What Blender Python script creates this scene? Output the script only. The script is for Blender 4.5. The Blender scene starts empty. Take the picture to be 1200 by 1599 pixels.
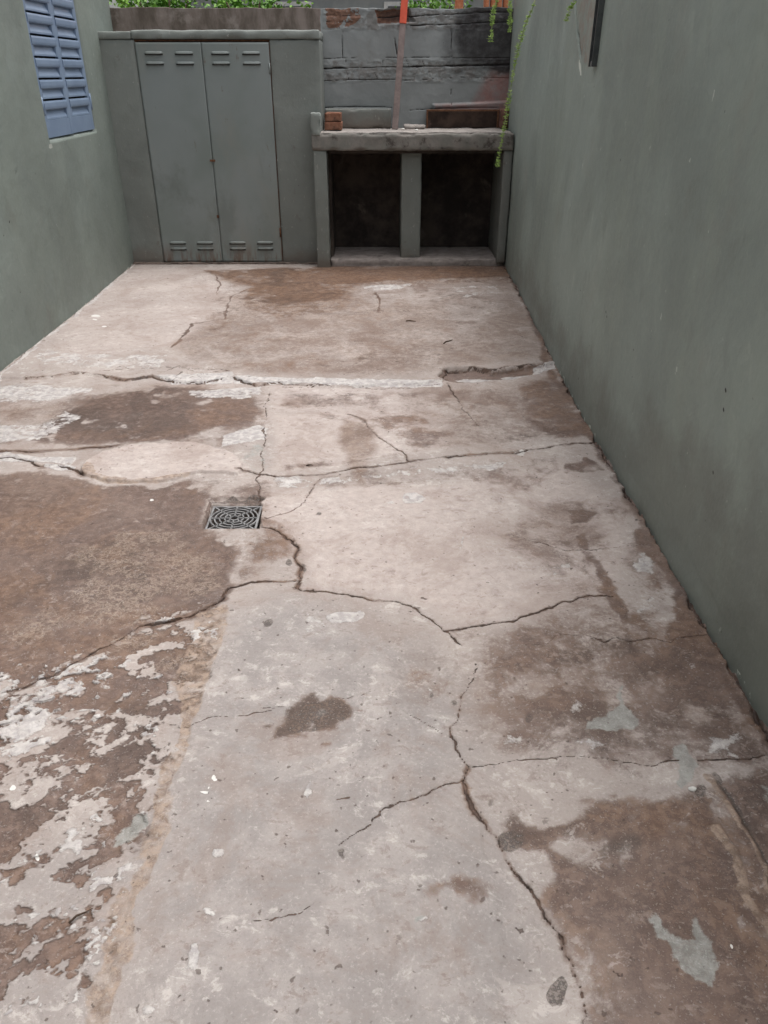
import bpy, bmesh, math, random
import numpy as np
from mathutils import Vector, Matrix
random.seed(7)
scene = bpy.context.scene
COL = scene.collection

# ------------------------------------------------------------------ camera
CAM_H = 1.5; FPX = 1200.0; PITCH = math.radians(29.7); YAW = math.radians(0.415)
cam_data = bpy.data.cameras.new("camera")
cam = bpy.data.objects.new("camera", cam_data); COL.objects.link(cam)
cam.location = (0, 0, CAM_H)
cam.rotation_euler = (math.pi/2 - PITCH, 0, -YAW)
cam_data.sensor_fit = 'VERTICAL'; cam_data.sensor_height = 36.0
cam_data.lens = 36.0*FPX/1599.0
cam_data.clip_start = 0.02; cam_data.clip_end = 2000
scene.camera = cam

# ------------------------------------------------------------------ world and light (overcast)
SUN_EL = math.radians(78); SUN_ROT = math.radians(80)
world = bpy.data.worlds.new("World"); scene.world = world; world.use_nodes = True
wn = world.node_tree; wn.nodes.clear()
sky = wn.nodes.new('ShaderNodeTexSky'); sky.sky_type = 'NISHITA'; sky.sun_disc = False
sky.sun_elevation = SUN_EL; sky.sun_rotation = SUN_ROT
sky.dust_density = 6.0; sky.air_density = 1.0; sky.ozone_density = 1.0
hs = wn.nodes.new('ShaderNodeHueSaturation'); hs.inputs['Saturation'].default_value = 0.22
bg = wn.nodes.new('ShaderNodeBackground'); bg.inputs['Strength'].default_value = 0.15
wo = wn.nodes.new('ShaderNodeOutputWorld')
wn.links.new(sky.outputs[0], hs.inputs['Color']); wn.links.new(hs.outputs[0], bg.inputs[0]); wn.links.new(bg.outputs[0], wo.inputs[0])
sd_ = bpy.data.lights.new("sun", 'SUN'); sd_.energy = 0.5; sd_.angle = math.radians(40); sd_.color = (1, .98, .96)
sun = bpy.data.objects.new("sun", sd_); COL.objects.link(sun)
sun.rotation_euler = (math.pi/2 - SUN_EL, 0, math.pi - SUN_ROT)
scene.view_settings.view_transform = 'Standard'; scene.view_settings.look = 'None'
scene.view_settings.exposure = 0.72; scene.view_settings.gamma = 1.0
scene.render.engine = 'CYCLES'

# ------------------------------------------------------------------ measuring: photo pixel -> world point
def ray(px, py):
    u = (px-600)/FPX; v = (py-799.5)/FPX
    x = u; y = math.cos(PITCH)-v*math.sin(PITCH); z = -math.sin(PITCH)-v*math.cos(PITCH)
    c, s = math.cos(YAW), math.sin(YAW)
    return (x*c+y*s, -x*s+y*c, z)
def on_floor(px, py, z=0.0):
    r = ray(px, py); t = (z-CAM_H)/r[2]; return (r[0]*t, r[1]*t)
def on_y(px, py, Y):
    r = ray(px, py); t = Y/r[1]; return (r[0]*t, CAM_H+r[2]*t)
def on_x(px, py, X):
    r = ray(px, py); t = X/r[0]; return (r[1]*t, CAM_H+r[2]*t)

# ------------------------------------------------------------------ numpy noise
class Noise:
    def __init__(s, seed):
        s.t = np.random.RandomState(seed).rand(256, 256).astype(np.float32)
    def v(s, x, y):
        xi = np.floor(x); yi = np.floor(y); fx = x-xi; fy = y-yi
        xi = xi.astype(np.int64) & 255; yi = yi.astype(np.int64) & 255
        fx = fx*fx*(3-2*fx); fy = fy*fy*(3-2*fy)
        x1 = (xi+1) & 255; y1 = (yi+1) & 255
        a = s.t[xi, yi]; b = s.t[x1, yi]; c = s.t[xi, y1]; d = s.t[x1, y1]
        return (a+(b-a)*fx)*(1-fy)+(c+(d-c)*fx)*fy
def fbm(x, y, scale, octv, seed, rough=.5):
    n = Noise(seed); out = 0; amp = 1; tot = 0; f = scale
    for i in range(octv):
        out = out+amp*n.v(x*f+i*17.3, y*f+i*9.1); tot += amp; amp *= rough; f *= 2.03
    return out/tot
def sstep(a, b, x):
    t = np.clip((x-a)/(b-a), 0, 1); return t*t*(3-2*t)

def seg_dist(X, Y, pts, closed=False):
    best = np.full(X.shape, 1e9, np.float32); n = len(pts)
    for i in range(n if closed else n-1):
        ax, ay = pts[i]; bx, by = pts[(i+1) % n]
        dx, dy = bx-ax, by-ay; L = dx*dx+dy*dy+1e-12
        t = np.clip(((X-ax)*dx+(Y-ay)*dy)/L, 0, 1)
        d = (X-ax-t*dx)**2+(Y-ay-t*dy)**2
        best = np.minimum(best, d)
    return np.sqrt(best)
def inside(X, Y, pts):
    r = np.zeros(X.shape, bool); n = len(pts)
    for i in range(n):
        ax, ay = pts[i]; bx, by = pts[(i+1) % n]
        if ay == by: continue
        c = ((ay > Y) != (by > Y)) & (X < (bx-ax)*(Y-ay)/(by-ay)+ax)
        r ^= c
    return r

class Sheet:
    """separable grid (axis a x axis b) carrying named mask fields and a relief"""
    def __init__(s, a, b, seed, warp=((.03, 5), (.012, 20), (.005, 60))):
        s.a = a; s.b = b
        s.A, s.B = np.meshgrid(a, b, indexing='ij')
        s.A = s.A.astype(np.float32); s.B = s.B.astype(np.float32)
        s.WA = s.A.copy(); s.WB = s.B.copy()
        for k, (amp, sc) in enumerate(warp):
            s.WA += amp*2*(fbm(s.A, s.B, sc, 2, seed+k*2)-.5); s.WB += amp*2*(fbm(s.A, s.B, sc, 2, seed+k*2+1)-.5)
        s.CA = s.A.copy(); s.CB = s.B.copy()
        for k, (amp, sc) in enumerate(((.012, 12), (.006, 35), (.003, 90))):
            s.CA += amp*2*(fbm(s.A, s.B, sc, 1, seed+50+k*2)-.5); s.CB += amp*2*(fbm(s.A, s.B, sc, 1, seed+51+k*2)-.5)
        s.f = {}
        s.h = np.zeros_like(s.A)
    def field(s, n):
        if n not in s.f: s.f[n] = np.zeros_like(s.A)
        return s.f[n]
    def box(s, pts, m):
        xs = [p[0] for p in pts]; ys = [p[1] for p in pts]
        i0, i1 = np.searchsorted(s.a, [min(xs)-m, max(xs)+m]); j0, j1 = np.searchsorted(s.b, [min(ys)-m, max(ys)+m])
        return slice(max(0, i0-1), i1+1), slice(max(0, j0-1), j1+1)
    def mask(s, pts, soft, warp=True):
        sl = s.box(pts, soft+.06)
        X, Y = (s.WA[sl], s.WB[sl]) if warp else (s.A[sl], s.B[sl])
        if X.size == 0: return sl, np.zeros(X.shape, np.float32)
        d = seg_dist(X, Y, pts, True); d = np.where(inside(X, Y, pts), d, -d)
        return sl, sstep(-soft, soft, d)
    def paint(s, n, pts, val=1., soft=.03, warp=True):
        f = s.field(n); sl, m = s.mask(pts, soft, warp)
        f[sl] = np.maximum(f[sl], val*m)
    def erase(s, n, pts, val=1., soft=.03, warp=True):
        f = s.field(n); sl, m = s.mask(pts, soft, warp)
        f[sl] *= 1-val*m
    def raise_(s, pts, dz, soft=.004, warp=True):
        sl, m = s.mask(pts, soft, warp); s.h[sl] += dz*m
    def crack(s, n, pts, w, depth=0., halo=None, hw=.03, hv=.6, vary=.62, taper=False):
        f = s.field(n); sl = s.box(pts, max(w*3, hw*2)+.04)
        X, Y = s.CA[sl], s.CB[sl]
        if X.size == 0: return
        d = seg_dist(X, Y, pts)
        ww = .50*w*(1-vary+2*vary*sstep(.25, .75, fbm(s.A[sl], s.B[sl], 9, 3, 77)))
        c = np.clip(1-d/(2*ww), 0, 1)
        f[sl] = np.maximum(f[sl], c)
        if depth: s.h[sl] -= depth*sstep(.25, .8, c)
        if halo:
            g = s.field(halo); g[sl] = np.maximum(g[sl], hv*np.clip(1-d/hw, 0, 1)**.7)

def floor_px(pts): return [on_floor(x-450 if x <= -40 and y > 640 else x, y+520 if y >= 1640 else y) for x, y in pts]
def ell(cx, cy, rx, ry, n=14, rot=0):
    return [(cx+rx*math.cos(t)*math.cos(rot)-ry*math.sin(t)*math.sin(rot), cy+rx*math.cos(t)*math.sin(rot)+ry*math.sin(t)*math.cos(rot)) for t in [2*math.pi*i/n for i in range(n)]]

def grid_mesh(name, P, fields, thick=None, smooth=True):
    """P: (na,nb,3) array -> mesh; thick: offset vector of a closed back"""
    na, nb = P.shape[:2]
    V = P.reshape(-1, 3).astype(np.float32)
    idx = np.arange(na*nb).reshape(na, nb)
    q = np.stack([idx[:-1, :-1], idx[1:, :-1], idx[1:, 1:], idx[:-1, 1:]], -1).reshape(-1, 4)
    if thick is not None:
        ring = np.concatenate([idx[:, 0], idx[-1, 1:], idx[-2::-1, -1], idx[0, -2:0:-1]])
        rb = V[ring]+np.array(thick, np.float32); n0 = len(V); V = np.concatenate([V, rb]); m = len(ring)
        k = np.arange(m); q2 = np.stack([ring[(k+1) % m], ring, n0+k, n0+(k+1) % m], -1); 
        # back: quad strip between the two long sides
        q = np.concatenate([q, q2])
        # back cap as coarse quads: corners only
        c = [0, na-1, na-1+nb-1, 2*(na-1)+nb-1]
        cap = np.array([[n0+c[0], n0+c[3], n0+c[2], n0+c[1]]]); q = np.concatenate([q, cap])
    me = bpy.data.meshes.new(name)
    me.vertices.add(len(V)); me.vertices.foreach_set('co', V.ravel())
    me.loops.add(q.size); me.loops.foreach_set('vertex_index', q.astype(np.int32).ravel())
    me.polygons.add(len(q)); me.polygons.foreach_set('loop_start', np.arange(0, q.size, 4, dtype=np.int32))
    me.polygons.foreach_set('loop_total', np.full(len(q), 4, np.int32))
    me.update(calc_edges=True)
    sm = np.ones(len(q), bool); sm[(na-1)*(nb-1):] = False
    me.polygons.foreach_set('use_smooth', sm if smooth else np.zeros(len(q), bool))
    for k, f in fields.items():
        at = me.attributes.new(k, 'FLOAT', 'POINT'); v = np.zeros(len(V), np.float32); v[:na*nb] = f.ravel(); at.data.foreach_set('value', v)
    return me

# ------------------------------------------------------------------ shader helpers
def L(c):
    c = c/255.; return c/12.92 if c <= .04045 else ((c+.055)/1.055)**2.4
def rgb(r, g, b, k=1.): return (L(r)*k, L(g)*k, L(b)*k, 1)
class M:
    def __init__(s, name, rough=.8, spec=.3, metal=0.):
        s.m = bpy.data.materials.new(name); s.m.use_nodes = True; s.t = s.m.node_tree; s.t.nodes.clear()
        s.out = s.t.nodes.new('ShaderNodeOutputMaterial'); s.b = s.t.nodes.new('ShaderNodeBsdfPrincipled')
        s.t.links.new(s.b.outputs[0], s.out.inputs[0])
        s.b.inputs['Roughness'].default_value = rough; s.b.inputs['Specular IOR Level'].default_value = spec; s.b.inputs['Metallic'].default_value = metal
        s.tc = s.t.nodes.new('ShaderNodeTexCoord').outputs['Object']; s.h = None
    def put(s, sock, v):
        if hasattr(v, 'links') or isinstance(v, bpy.types.NodeSocket): s.t.links.new(v, sock)
        else: sock.default_value = v
    def map(s, scale=(1, 1, 1), loc=(0, 0, 0), rot=(0, 0, 0)):
        n = s.t.nodes.new('ShaderNodeMapping'); s.t.links.new(s.tc, n.inputs[0]); n.inputs['Scale'].default_value = scale
        n.inputs['Location'].default_value = loc; n.inputs['Rotation'].default_value = rot; return n.outputs[0]
    def noise(s, scale, det=4, rough=.55, dist=0., vec=None, lac=2.):
        n = s.t.nodes.new('ShaderNodeTexNoise'); n.inputs['Scale'].default_value = scale; n.inputs['Detail'].default_value = det
        n.inputs['Roughness'].default_value = rough; n.inputs['Distortion'].default_value = dist; n.inputs['Lacunarity'].default_value = lac
        s.t.links.new(vec or s.tc, n.inputs['Vector']); return n.outputs['Fac']
    def vor(s, scale, feat='F1', vec=None, rnd=1.):
        n = s.t.nodes.new('ShaderNodeTexVoronoi'); n.feature = feat; n.inputs['Scale'].default_value = scale
        n.inputs['Randomness'].default_value = rnd; s.t.links.new(vec or s.tc, n.inputs['Vector']); return n.outputs['Distance']
    def ma(s, op, a, b=0., c=None, clamp=False):
        n = s.t.nodes.new('ShaderNodeMath'); n.operation = op; n.use_clamp = clamp; s.put(n.inputs[0], a); s.put(n.inputs[1], b)
        if c is not None: s.put(n.inputs[2], c)
        return n.outputs[0]
    def step(s, v, lo, hi, a=0., b=1.):
        n = s.t.nodes.new('ShaderNodeMapRange'); n.interpolation_type = 'SMOOTHSTEP'; s.put(n.inputs['Value'], v)
        n.inputs['From Min'].default_value = lo; n.inputs['From Max'].default_value = hi
        n.inputs['To Min'].default_value = a; n.inputs['To Max'].default_value = b; return n.outputs[0]
    def mix(s, f, a, b, blend='MIX'):
        n = s.t.nodes.new('ShaderNodeMix'); n.data_type = 'RGBA'; n.blend_type = blend
        s.put(n.inputs[0], f); s.put(n.inputs[6], a); s.put(n.inputs[7], b); return n.outputs[2]
    def attr(s, name):
        n = s.t.nodes.new('ShaderNodeAttribute'); n.attribute_name = name; return n.outputs['Fac']
    def sep(s):
        n = s.t.nodes.new('ShaderNodeSeparateXYZ'); s.t.links.new(s.tc, n.inputs[0]); return n.outputs
    def bump(s, hgt, dist=.002, strength=1.):
        n = s.t.nodes.new('ShaderNodeBump'); n.inputs['Distance'].default_value = dist; n.inputs['Strength'].default_value = strength
        s.put(n.inputs['Height'], hgt)
        if s.h is not None: s.t.links.new(s.h, n.inputs['Normal'])
        s.h = n.outputs[0]; return s
    def done(s, col, rough=None):
        s.put(s.b.inputs['Base Color'], col)
        if rough is not None: s.put(s.b.inputs['Roughness'], rough)
        if s.h is not None: s.t.links.new(s.h, s.b.inputs['Normal'])
        return s.m
def thr(m, a, n, amp, lo=.46, hi=.56):
    """attribute a broken up by noise n, thresholded"""
    v = m.ma('ADD', a, m.ma('MULTIPLY', m.ma('SUBTRACT', n, .5), amp*2.2))
    v = m.step(v, lo, hi)
    return m.ma('MULTIPLY', v, m.step(a, .02, .12))

# ------------------------------------------------------------------ object helpers
def add_obj(name, me, mat=None, parent=None):
    o = bpy.data.objects.new(name, me); COL.objects.link(o)
    if mat is not None and me is not None: me.materials.append(mat)
    if parent is not None: o.parent = parent
    return o
def tag(o, label=None, cat=None, group=None, kind=None):
    if label: o['label'] = label
    if cat: o['category'] = cat
    if group: o['group'] = group
    if kind: o['kind'] = kind
    return o
def empty(name, loc, label, cat, group=None):
    o = bpy.data.objects.new(name, None); COL.objects.link(o); o.location = loc; o.empty_display_size = .1
    return tag(o, label, cat, group)
class MB:
    """collects shapes into ONE mesh; origin is subtracted so parts sit under their thing"""
    def __init__(s, org=(0, 0, 0)): s.bm = bmesh.new(); s.o = Vector(org)
    def box(s, x0, x1, y0, y1, z0, z1, bev=0., jit=0., rot=None):
        b = bmesh.new(); bmesh.ops.create_cube(b, size=1)
        for v in b.verts:
            v.co = Vector(((x0+x1)/2+v.co.x*(x1-x0)+random.uniform(-jit, jit), (y0+y1)/2+v.co.y*(y1-y0)+random.uniform(-jit, jit), (z0+z1)/2+v.co.z*(z1-z0)+random.uniform(-jit, jit)))
        if bev: bmesh.ops.bevel(b, geom=b.edges[:], offset=bev, segments=2, affect='EDGES', profile=.6)
        if rot is not None:
            c = Vector(((x0+x1)/2, (y0+y1)/2, (z0+z1)/2))
            for v in b.verts: v.co = rot @ (v.co-c)+c
        s.merge(b)
    def rough_box(s, x0, x1, y0, y1, z0, z1, cell=.03, amp=.004, bev=.008, seed=1, chip=0.):
        """box cut into small cells, rounded edges, roughened like masonry"""
        n = [max(2, int(round(d/cell))) for d in (x1-x0, y1-y0, z1-z0)]
        b = bmesh.new(); vm = {}; cs = []
        for (lo, hi), q in zip(((x0, x1), (y0, y1), (z0, z1)), n):
            e = min(bev*1.1, (hi-lo)*.2); m_ = max(1, q-1); cs.append([lo]+[lo+e+(hi-lo-2*e)*t/m_ for t in range(m_+1)]+[hi])
        n = [len(c_)-1 for c_ in cs]
        def V(i, j, k):
            if (i, j, k) not in vm:
                vm[i, j, k] = b.verts.new((cs[0][i], cs[1][j], cs[2][k]))
            return vm[i, j, k]
        for i in range(n[0]):
            for j in range(n[1]):
                b.faces.new((V(i, j, 0), V(i, j+1, 0), V(i+1, j+1, 0), V(i+1, j, 0)))
                b.faces.new((V(i, j, n[2]), V(i+1, j, n[2]), V(i+1, j+1, n[2]), V(i, j+1, n[2])))
        for i in range(n[0]):
            for k in range(n[2]):
                b.faces.new((V(i, 0, k), V(i+1, 0, k), V(i+1, 0, k+1), V(i, 0, k+1)))
                b.faces.new((V(i, n[1], k), V(i, n[1], k+1), V(i+1, n[1], k+1), V(i+1, n[1], k)))
        for j in range(n[1]):
            for k in range(n[2]):
                b.faces.new((V(0, j, k), V(0, j, k+1), V(0, j+1, k+1), V(0, j+1, k)))
                b.faces.new((V(n[0], j, k), V(n[0], j+1, k), V(n[0], j+1, k+1), V(n[0], j, k+1)))
        from mathutils import noise as mn
        c = Vector(((x0+x1)/2, (y0+y1)/2, (z0+z1)/2))
        for v in b.verts:
            ext = sum((abs(v.co[a]-lo) < 1e-6 or abs(v.co[a]-hi) < 1e-6) for a, (lo, hi) in enumerate(((x0, x1), (y0, y1), (z0, z1))))
            q = v.co.copy()
            if ext >= 2:
                d = Vector([0 if not (abs(q[a]-lo) < 1e-6 or abs(q[a]-hi) < 1e-6) else (1 if q[a] < c[a] else -1) for a, (lo, hi) in enumerate(((x0, x1), (y0, y1), (z0, z1)))])
                ch = max(0, mn.noise(q*14+Vector((seed, 0, 0)))-.15)*chip
                v.co += d*(bev*(.35+.3*mn.noise(q*9+Vector((0, seed, 0))))+ch)
            v.co += Vector([mn.noise(q*k+Vector((seed*3.1, k, 0))) for k in (11, 13, 12)])*amp + Vector([mn.noise(q*k+Vector((seed, 0, k))) for k in (41, 43, 47)])*amp*.4
        for f in b.faces: f.smooth = True
        s.merge(b)
    def tube(s, pts, r, seg=8, cap=True):
        pts = [Vector(p) for p in pts]; rs = r if isinstance(r, (list, tuple)) else [r]*len(pts)
        rings = []; n = len(pts); up = Vector((.13, .31, .94))
        for i, p in enumerate(pts):
            t = (pts[min(i+1, n-1)]-pts[max(i-1, 0)]).normalized()
            a = t.cross(up).normalized() if abs(t.dot(up)) < .98 else t.cross(Vector((1, 0, 0))).normalized()
            b_ = t.cross(a)
            rings.append([s.bm.verts.new(p-s.o+(a*math.cos(2*math.pi*k/seg)+b_*math.sin(2*math.pi*k/seg))*rs[i]) for k in range(seg)])
        for i in range(n-1):
            for k in range(seg):
                f = s.bm.faces.new((rings[i][k], rings[i][(k+1) % seg], rings[i+1][(k+1) % seg], rings[i+1][k])); f.smooth = True
        if cap:
            try: s.bm.faces.new(rings[0][::-1]); s.bm.faces.new(rings[-1])
            except ValueError: pass
    def face(s, pts):
        return s.bm.faces.new([s.bm.verts.new(Vector(p)-s.o) for p in pts])
    def prism(s, prof, a0, a1, fn):
        """profile points swept between a0 and a1; fn(u,v,a)->xyz"""
        A = [s.bm.verts.new(Vector(fn(u, v, a0))-s.o) for u, v in prof]; B = [s.bm.verts.new(Vector(fn(u, v, a1))-s.o) for u, v in prof]
        n = len(prof)
        for i in range(n): s.bm.faces.new((A[i], A[(i+1) % n], B[(i+1) % n], B[i]))
        s.bm.faces.new(A[::-1]); s.bm.faces.new(B)
    def merge(s, b):
        for v in b.verts: v.co -= s.o
        me = bpy.data.meshes.new('tmp'); b.to_mesh(me); b.free(); s.bm.from_mesh(me); bpy.data.meshes.remove(me)
    def build(s, name, mat, parent=None, recalc=True):
        if recalc: bmesh.ops.recalc_face_normals(s.bm, faces=s.bm.faces[:])
        me = bpy.data.meshes.new(name); s.bm.to_mesh(me); s.bm.free(); return add_obj(name, me, mat, parent)

exec_order = None
# ================================================================== MATERIALS
def mat_paint(name, c, streak=True, soot=False, k=1.0):
    """old grey green masonry paint on render"""
    m = M(name, rough=.62, spec=.35)
    st = m.noise(1.0, 7, .62, .6, m.map((2.4, 2.4, .9)))
    bl = m.noise(1.1, 5, .6, .4); fine = m.noise(38, 5, .7); mid = m.noise(9, 5, .6)
    base = m.mix(m.step(bl, .35, .68), rgb(*[v*.93 for v in c], k), rgb(*[min(255, v*1.05) for v in c], k))
    if streak: base = m.mix(m.ma('MULTIPLY', m.step(st, .46, .62), .16), base, rgb(c[0]*1.10, c[1]*1.09, c[2]*1.06, k))
    dust = m.step(m.noise(2.3, 6, .65, .2, m.map((1, 1, .8), (4, 2, 9))), .55, .75)
    base = m.mix(m.ma('MULTIPLY', dust, .28), base, rgb(112, 103, 95, k))
    chips = m.step(m.noise(26, 3, .6, 0, m.map((1, 1, .6), (1, 5, 2))), .70, .74)
    base = m.mix(m.ma('MULTIPLY', chips, .55), base, rgb(168, 172, 166, k))
    sf = m.step(m.noise(1.0, 8, .72, .6, m.map((9, 9, 5), (2, 2, 2))), .57, .66); base = m.mix(m.ma('MULTIPLY', m.ma('MULTIPLY', sf, m.step(bl, .45, .6)), .30), base, rgb(min(255, c[0]*1.2), c[1]*1.19, c[2]*1.17, k))
    dkm = m.step(m.noise(1.0, 8, .7, .5, m.map((5, 5, 3), (6, 1, 2))), .54, .66); base = m.mix(m.ma('MULTIPLY', dkm, .28), base, rgb(c[0]*.84, c[1]*.83, c[2]*.81, k))
    spots = m.step(m.noise(31, 2, .5, 0, m.map((1, 1, 1), (7, 1, 3))), .755, .79)
    base = m.mix(m.ma('MULTIPLY', spots, .6), base, rgb(52, 52, 50, k))
    m.bump(m.ma('ADD', m.ma('MULTIPLY', mid, 1.0), m.ma('MULTIPLY', fine, .45)), .006, .5)
    return m, base, fine
def mat_wall(name, c, k=1., wear=True):
    m, base, fine = mat_paint(name, c, k=k)
    if wear:
        pt = m.noise(1.25, 4, .45, .5, m.map((1, 1, .7), (3.3, 1, 5))); base = m.mix(m.ma('MULTIPLY', m.step(pt, .50, .56), .28), base, rgb(c[0]*.9, c[1]*.89, c[2]*.88, k)); pt2 = m.noise(2.4, 5, .5, .3, m.map((1, 1, .6), (1, 4, 9))); base = m.mix(m.ma('MULTIPLY', m.step(pt2, .56, .62), .14), base, rgb(min(255, c[0]*1.1), c[1]*1.1, c[2]*1.06, k)); m.bump(m.ma('ADD', pt, m.ma('MULTIPLY', m.noise(60, 5, .7), .06)), .02, .5)
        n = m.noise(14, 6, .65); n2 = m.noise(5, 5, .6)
        low = m.step(m.ma('ADD', m.attr('brown_tone'), m.ma('MULTIPLY', m.ma('SUBTRACT', n2, .5), 1.1)), .30, .85)
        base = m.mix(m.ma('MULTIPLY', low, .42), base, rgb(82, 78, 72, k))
        bare = m.ma('MULTIPLY', thr(m, m.attr('bare'), n, .5, .30, .60), .8)
        base = m.mix(bare, base, m.mix(m.noise(20, 4), rgb(128, 116, 106, k), rgb(96, 88, 82, k)))
        base = m.mix(thr(m, m.attr('fleck'), n, .6), base, rgb(165, 168, 160, k))
        base = m.mix(m.step(m.attr('crack'), .45, .7), base, rgb(34, 31, 29, k))
    return m.done(base, m.step(fine, .3, .7, .55, .75))

PAINT = (121, 128, 119)
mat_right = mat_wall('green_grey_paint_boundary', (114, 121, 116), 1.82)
mat_left = mat_wall('green_grey_paint_house', (120, 128, 122), 1.0)

def mat_masonry(name='green_grey_paint_masonry', c=(113, 117, 113), k=1.22, dirty=.5):
    m, base, fine = mat_paint(name, c, streak=False, k=k)
    z = m.sep()[2]
    n = m.noise(9, 6, .7)
    base = m.mix(m.ma('MULTIPLY', m.step(n, .58, .72), dirty), base, rgb(84, 74, 68, k))
    base = m.mix(m.ma('MULTIPLY', m.step(m.ma('ADD', z, m.ma('MULTIPLY', m.noise(6, 6, .7), .22)), .30, .12), .7), base, rgb(96, 84, 76, k))
    sc = m.step(m.noise(34, 4, .65, 0, m.map((1, 1, .5), (3, 1, 8))), .64, .68); base = m.mix(m.ma('MULTIPLY', sc, .4), base, rgb(150, 150, 144, k))
    m.bump(m.noise(16, 7, .7), .006, .6)
    return m.done(base, .6)
mat_mas = mat_masonry(); mat_mas_d = mat_masonry('sooty_green_grey_paint', (108, 110, 106), 1.15, .85)

def mat_floor():
    m = M('old_concrete_floor', rough=.75, spec=.35)
    n_a = m.noise(7, 10, .72, .3); n_b = m.noise(30, 8, .74, .2); n_c = m.noise(120, 5, .75); n_l = m.noise(1.4, 5, .6)
    n_f = m.noise(3.1, 12, .76, .5, m.map((1, 1, 1), (5, 3, 0))); n_s = m.noise(1.0, 9, .72, .4, m.map((8, 16, 9)))
    n_d = m.noise(1.0, 9, .72, .5, m.map((22, 30, 20), (3, 1, 0), (0, 0, .5)))
    mx = m.ma('ADD', m.ma('MULTIPLY', n_a, .5), m.ma('ADD', m.ma('MULTIPLY', n_b, .3), m.ma('MULTIPLY', n_d, .2)))
    mx2 = m.ma('ADD', m.ma('MULTIPLY', n_f, .35), m.ma('ADD', m.ma('MULTIPLY', n_b, .4), m.ma('MULTIPLY', n_d, .25)))
    K = .87; at = m.attr; MU = lambda a, b: m.ma('MULTIPLY', a, b)
    base = m.mix(m.step(n_l, .35, .68), rgb(166, 155, 149, K), rgb(180, 168, 161, K))
    base = m.mix(MU(m.step(n_s, .56, .70), .30), base, rgb(146, 128, 118, K))
    base = m.mix(at('cool'), base, m.mix(m.step(n_a, .4, .62), rgb(147, 140, 137, K), rgb(168, 160, 156, K)))
    base = m.mix(MU(at('pinkish'), .8), base, m.mix(m.step(n_b, .38, .62), rgb(184, 170, 164, K), rgb(202, 188, 181, K)))
    # watery film left by old puddles, and pale bloom
    base = m.mix(MU(m.step(n_f, .50, .60), .30), base, rgb(140, 118, 106, K))
    base = m.mix(MU(m.step(n_f, .46, .40), .30), base, rgb(206, 196, 190, K))
    base = m.mix(MU(MU(m.step(n_d, .545, .60), m.step(n_f, .52, .44)), .45), base, rgb(216, 208, 202, K))
    base = m.mix(MU(MU(m.step(n_d, .45, .40), m.step(n_a, .44, .56)), .42), base, rgb(128, 110, 101, K))
    tan = MU(at('tan'), m.step(mx2, .40, .55, .35, 1.))
    base = m.mix(tan, base, m.mix(m.step(n_a, .42, .60), rgb(112, 90, 77, K), rgb(142, 120, 105, K)))
    # brown dirt and old peeled coating: a soft film under a ragged harder one
    soft = m.step(m.ma('ADD', at('dirt'), MU(m.ma('SUBTRACT', n_f, .5), 1.2)), .34, .85)
    base = m.mix(MU(soft, .6), base, m.mix(m.step(n_b, .4, .6), rgb(118, 95, 84, K), rgb(146, 124, 112, K)))
    d = thr(m, at('dirt'), m.ma('ADD', MU(mx, .75), MU(n_f, .25)), 1.25, .36, .66)
    dcol = m.mix(m.step(n_l, .38, .62), rgb(84, 64, 55, K), rgb(102, 83, 75, K))
    dcol = m.mix(MU(m.step(n_b, .47, .60), .65), dcol, rgb(130, 107, 96, K))
    dcol = m.mix(MU(m.step(n_s, .52, .66), .55), dcol, rgb(66, 49, 42, K))
    dcol = m.mix(MU(m.step(n_f, .50, .58), .40), dcol, rgb(126, 104, 92, K))
    dcol = m.mix(MU(at('rust'), .8), dcol, m.mix(m.step(n_b, .4, .6), rgb(92, 66, 50, K), rgb(136, 108, 88, K)))
    n_g = m.noise(1.15, 7, .7, .4, m.map((1, 1, 1), (2.2, 7.1, 0)))
    dcol = m.mix(MU(m.step(n_g, .52, .66), .45), dcol, rgb(146, 126, 114, K)); dcol = m.mix(MU(m.step(n_g, .48, .38), .65), dcol, rgb(62, 46, 39, K))
    dcol = m.mix(MU(m.step(m.noise(1.9, 8, .7, .4, m.map((1, 1, 1), (7, 2, 3))), .47, .60), .6), dcol, m.mix(m.step(n_b, .4, .6), rgb(98, 70, 52, K), rgb(134, 104, 82, K)))
    # islands of paler slab left inside the dirt
    isl = MU(m.step(n_d, .555, .60), m.step(n_a, .46, .56))
    op = m.ma('SUBTRACT', m.step(n_c, .35, .62, .95, .78), MU(isl, .55))
    base = m.mix(MU(d, op), base, dcol)
    # lacy tan residue on the dark slab
    iso = m.ma('ABSOLUTE', m.ma('SUBTRACT', m.noise(34, 8, .75, .3), .5))
    lace = MU(m.step(iso, .006, .04, 1., 0.), m.step(m.ma('ADD', at('lace'), MU(m.ma('SUBTRACT', n_a, .5), 2.4)), .42, .75))
    base = m.mix(MU(MU(lace, m.step(at('lace'), .02, .1)), .75), base, rgb(168, 150, 134, K))
    oc = thr(m, at('ochre'), mx, .8, .42, .60)
    base = m.mix(MU(oc, m.step(n_d, .42, .58, .85, .45)), base, m.mix(m.step(n_b, .40, .60), rgb(124, 102, 86, K), rgb(174, 153, 136, K)))
    p = thr(m, at('pale'), mx, 1.1, .45, .57)
    base = m.mix(MU(p, m.step(n_d, .42, .60, .95, .65)), base, m.mix(m.step(n_b, .40, .60), rgb(174, 168, 167, K), rgb(212, 207, 203, K)))
    g = thr(m, at('grey'), mx, 1.0, .42, .60)
    base = m.mix(MU(g, m.step(n_c, .4, .6, .92, .7)), base, m.mix(m.step(n_b, .38, .62), rgb(137, 136, 131, K), rgb(166, 166, 161, K)))
    w = thr(m, at('white'), n_b, .5, .48, .52)
    base = m.mix(w, base, rgb(226, 223, 218, K))
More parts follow.
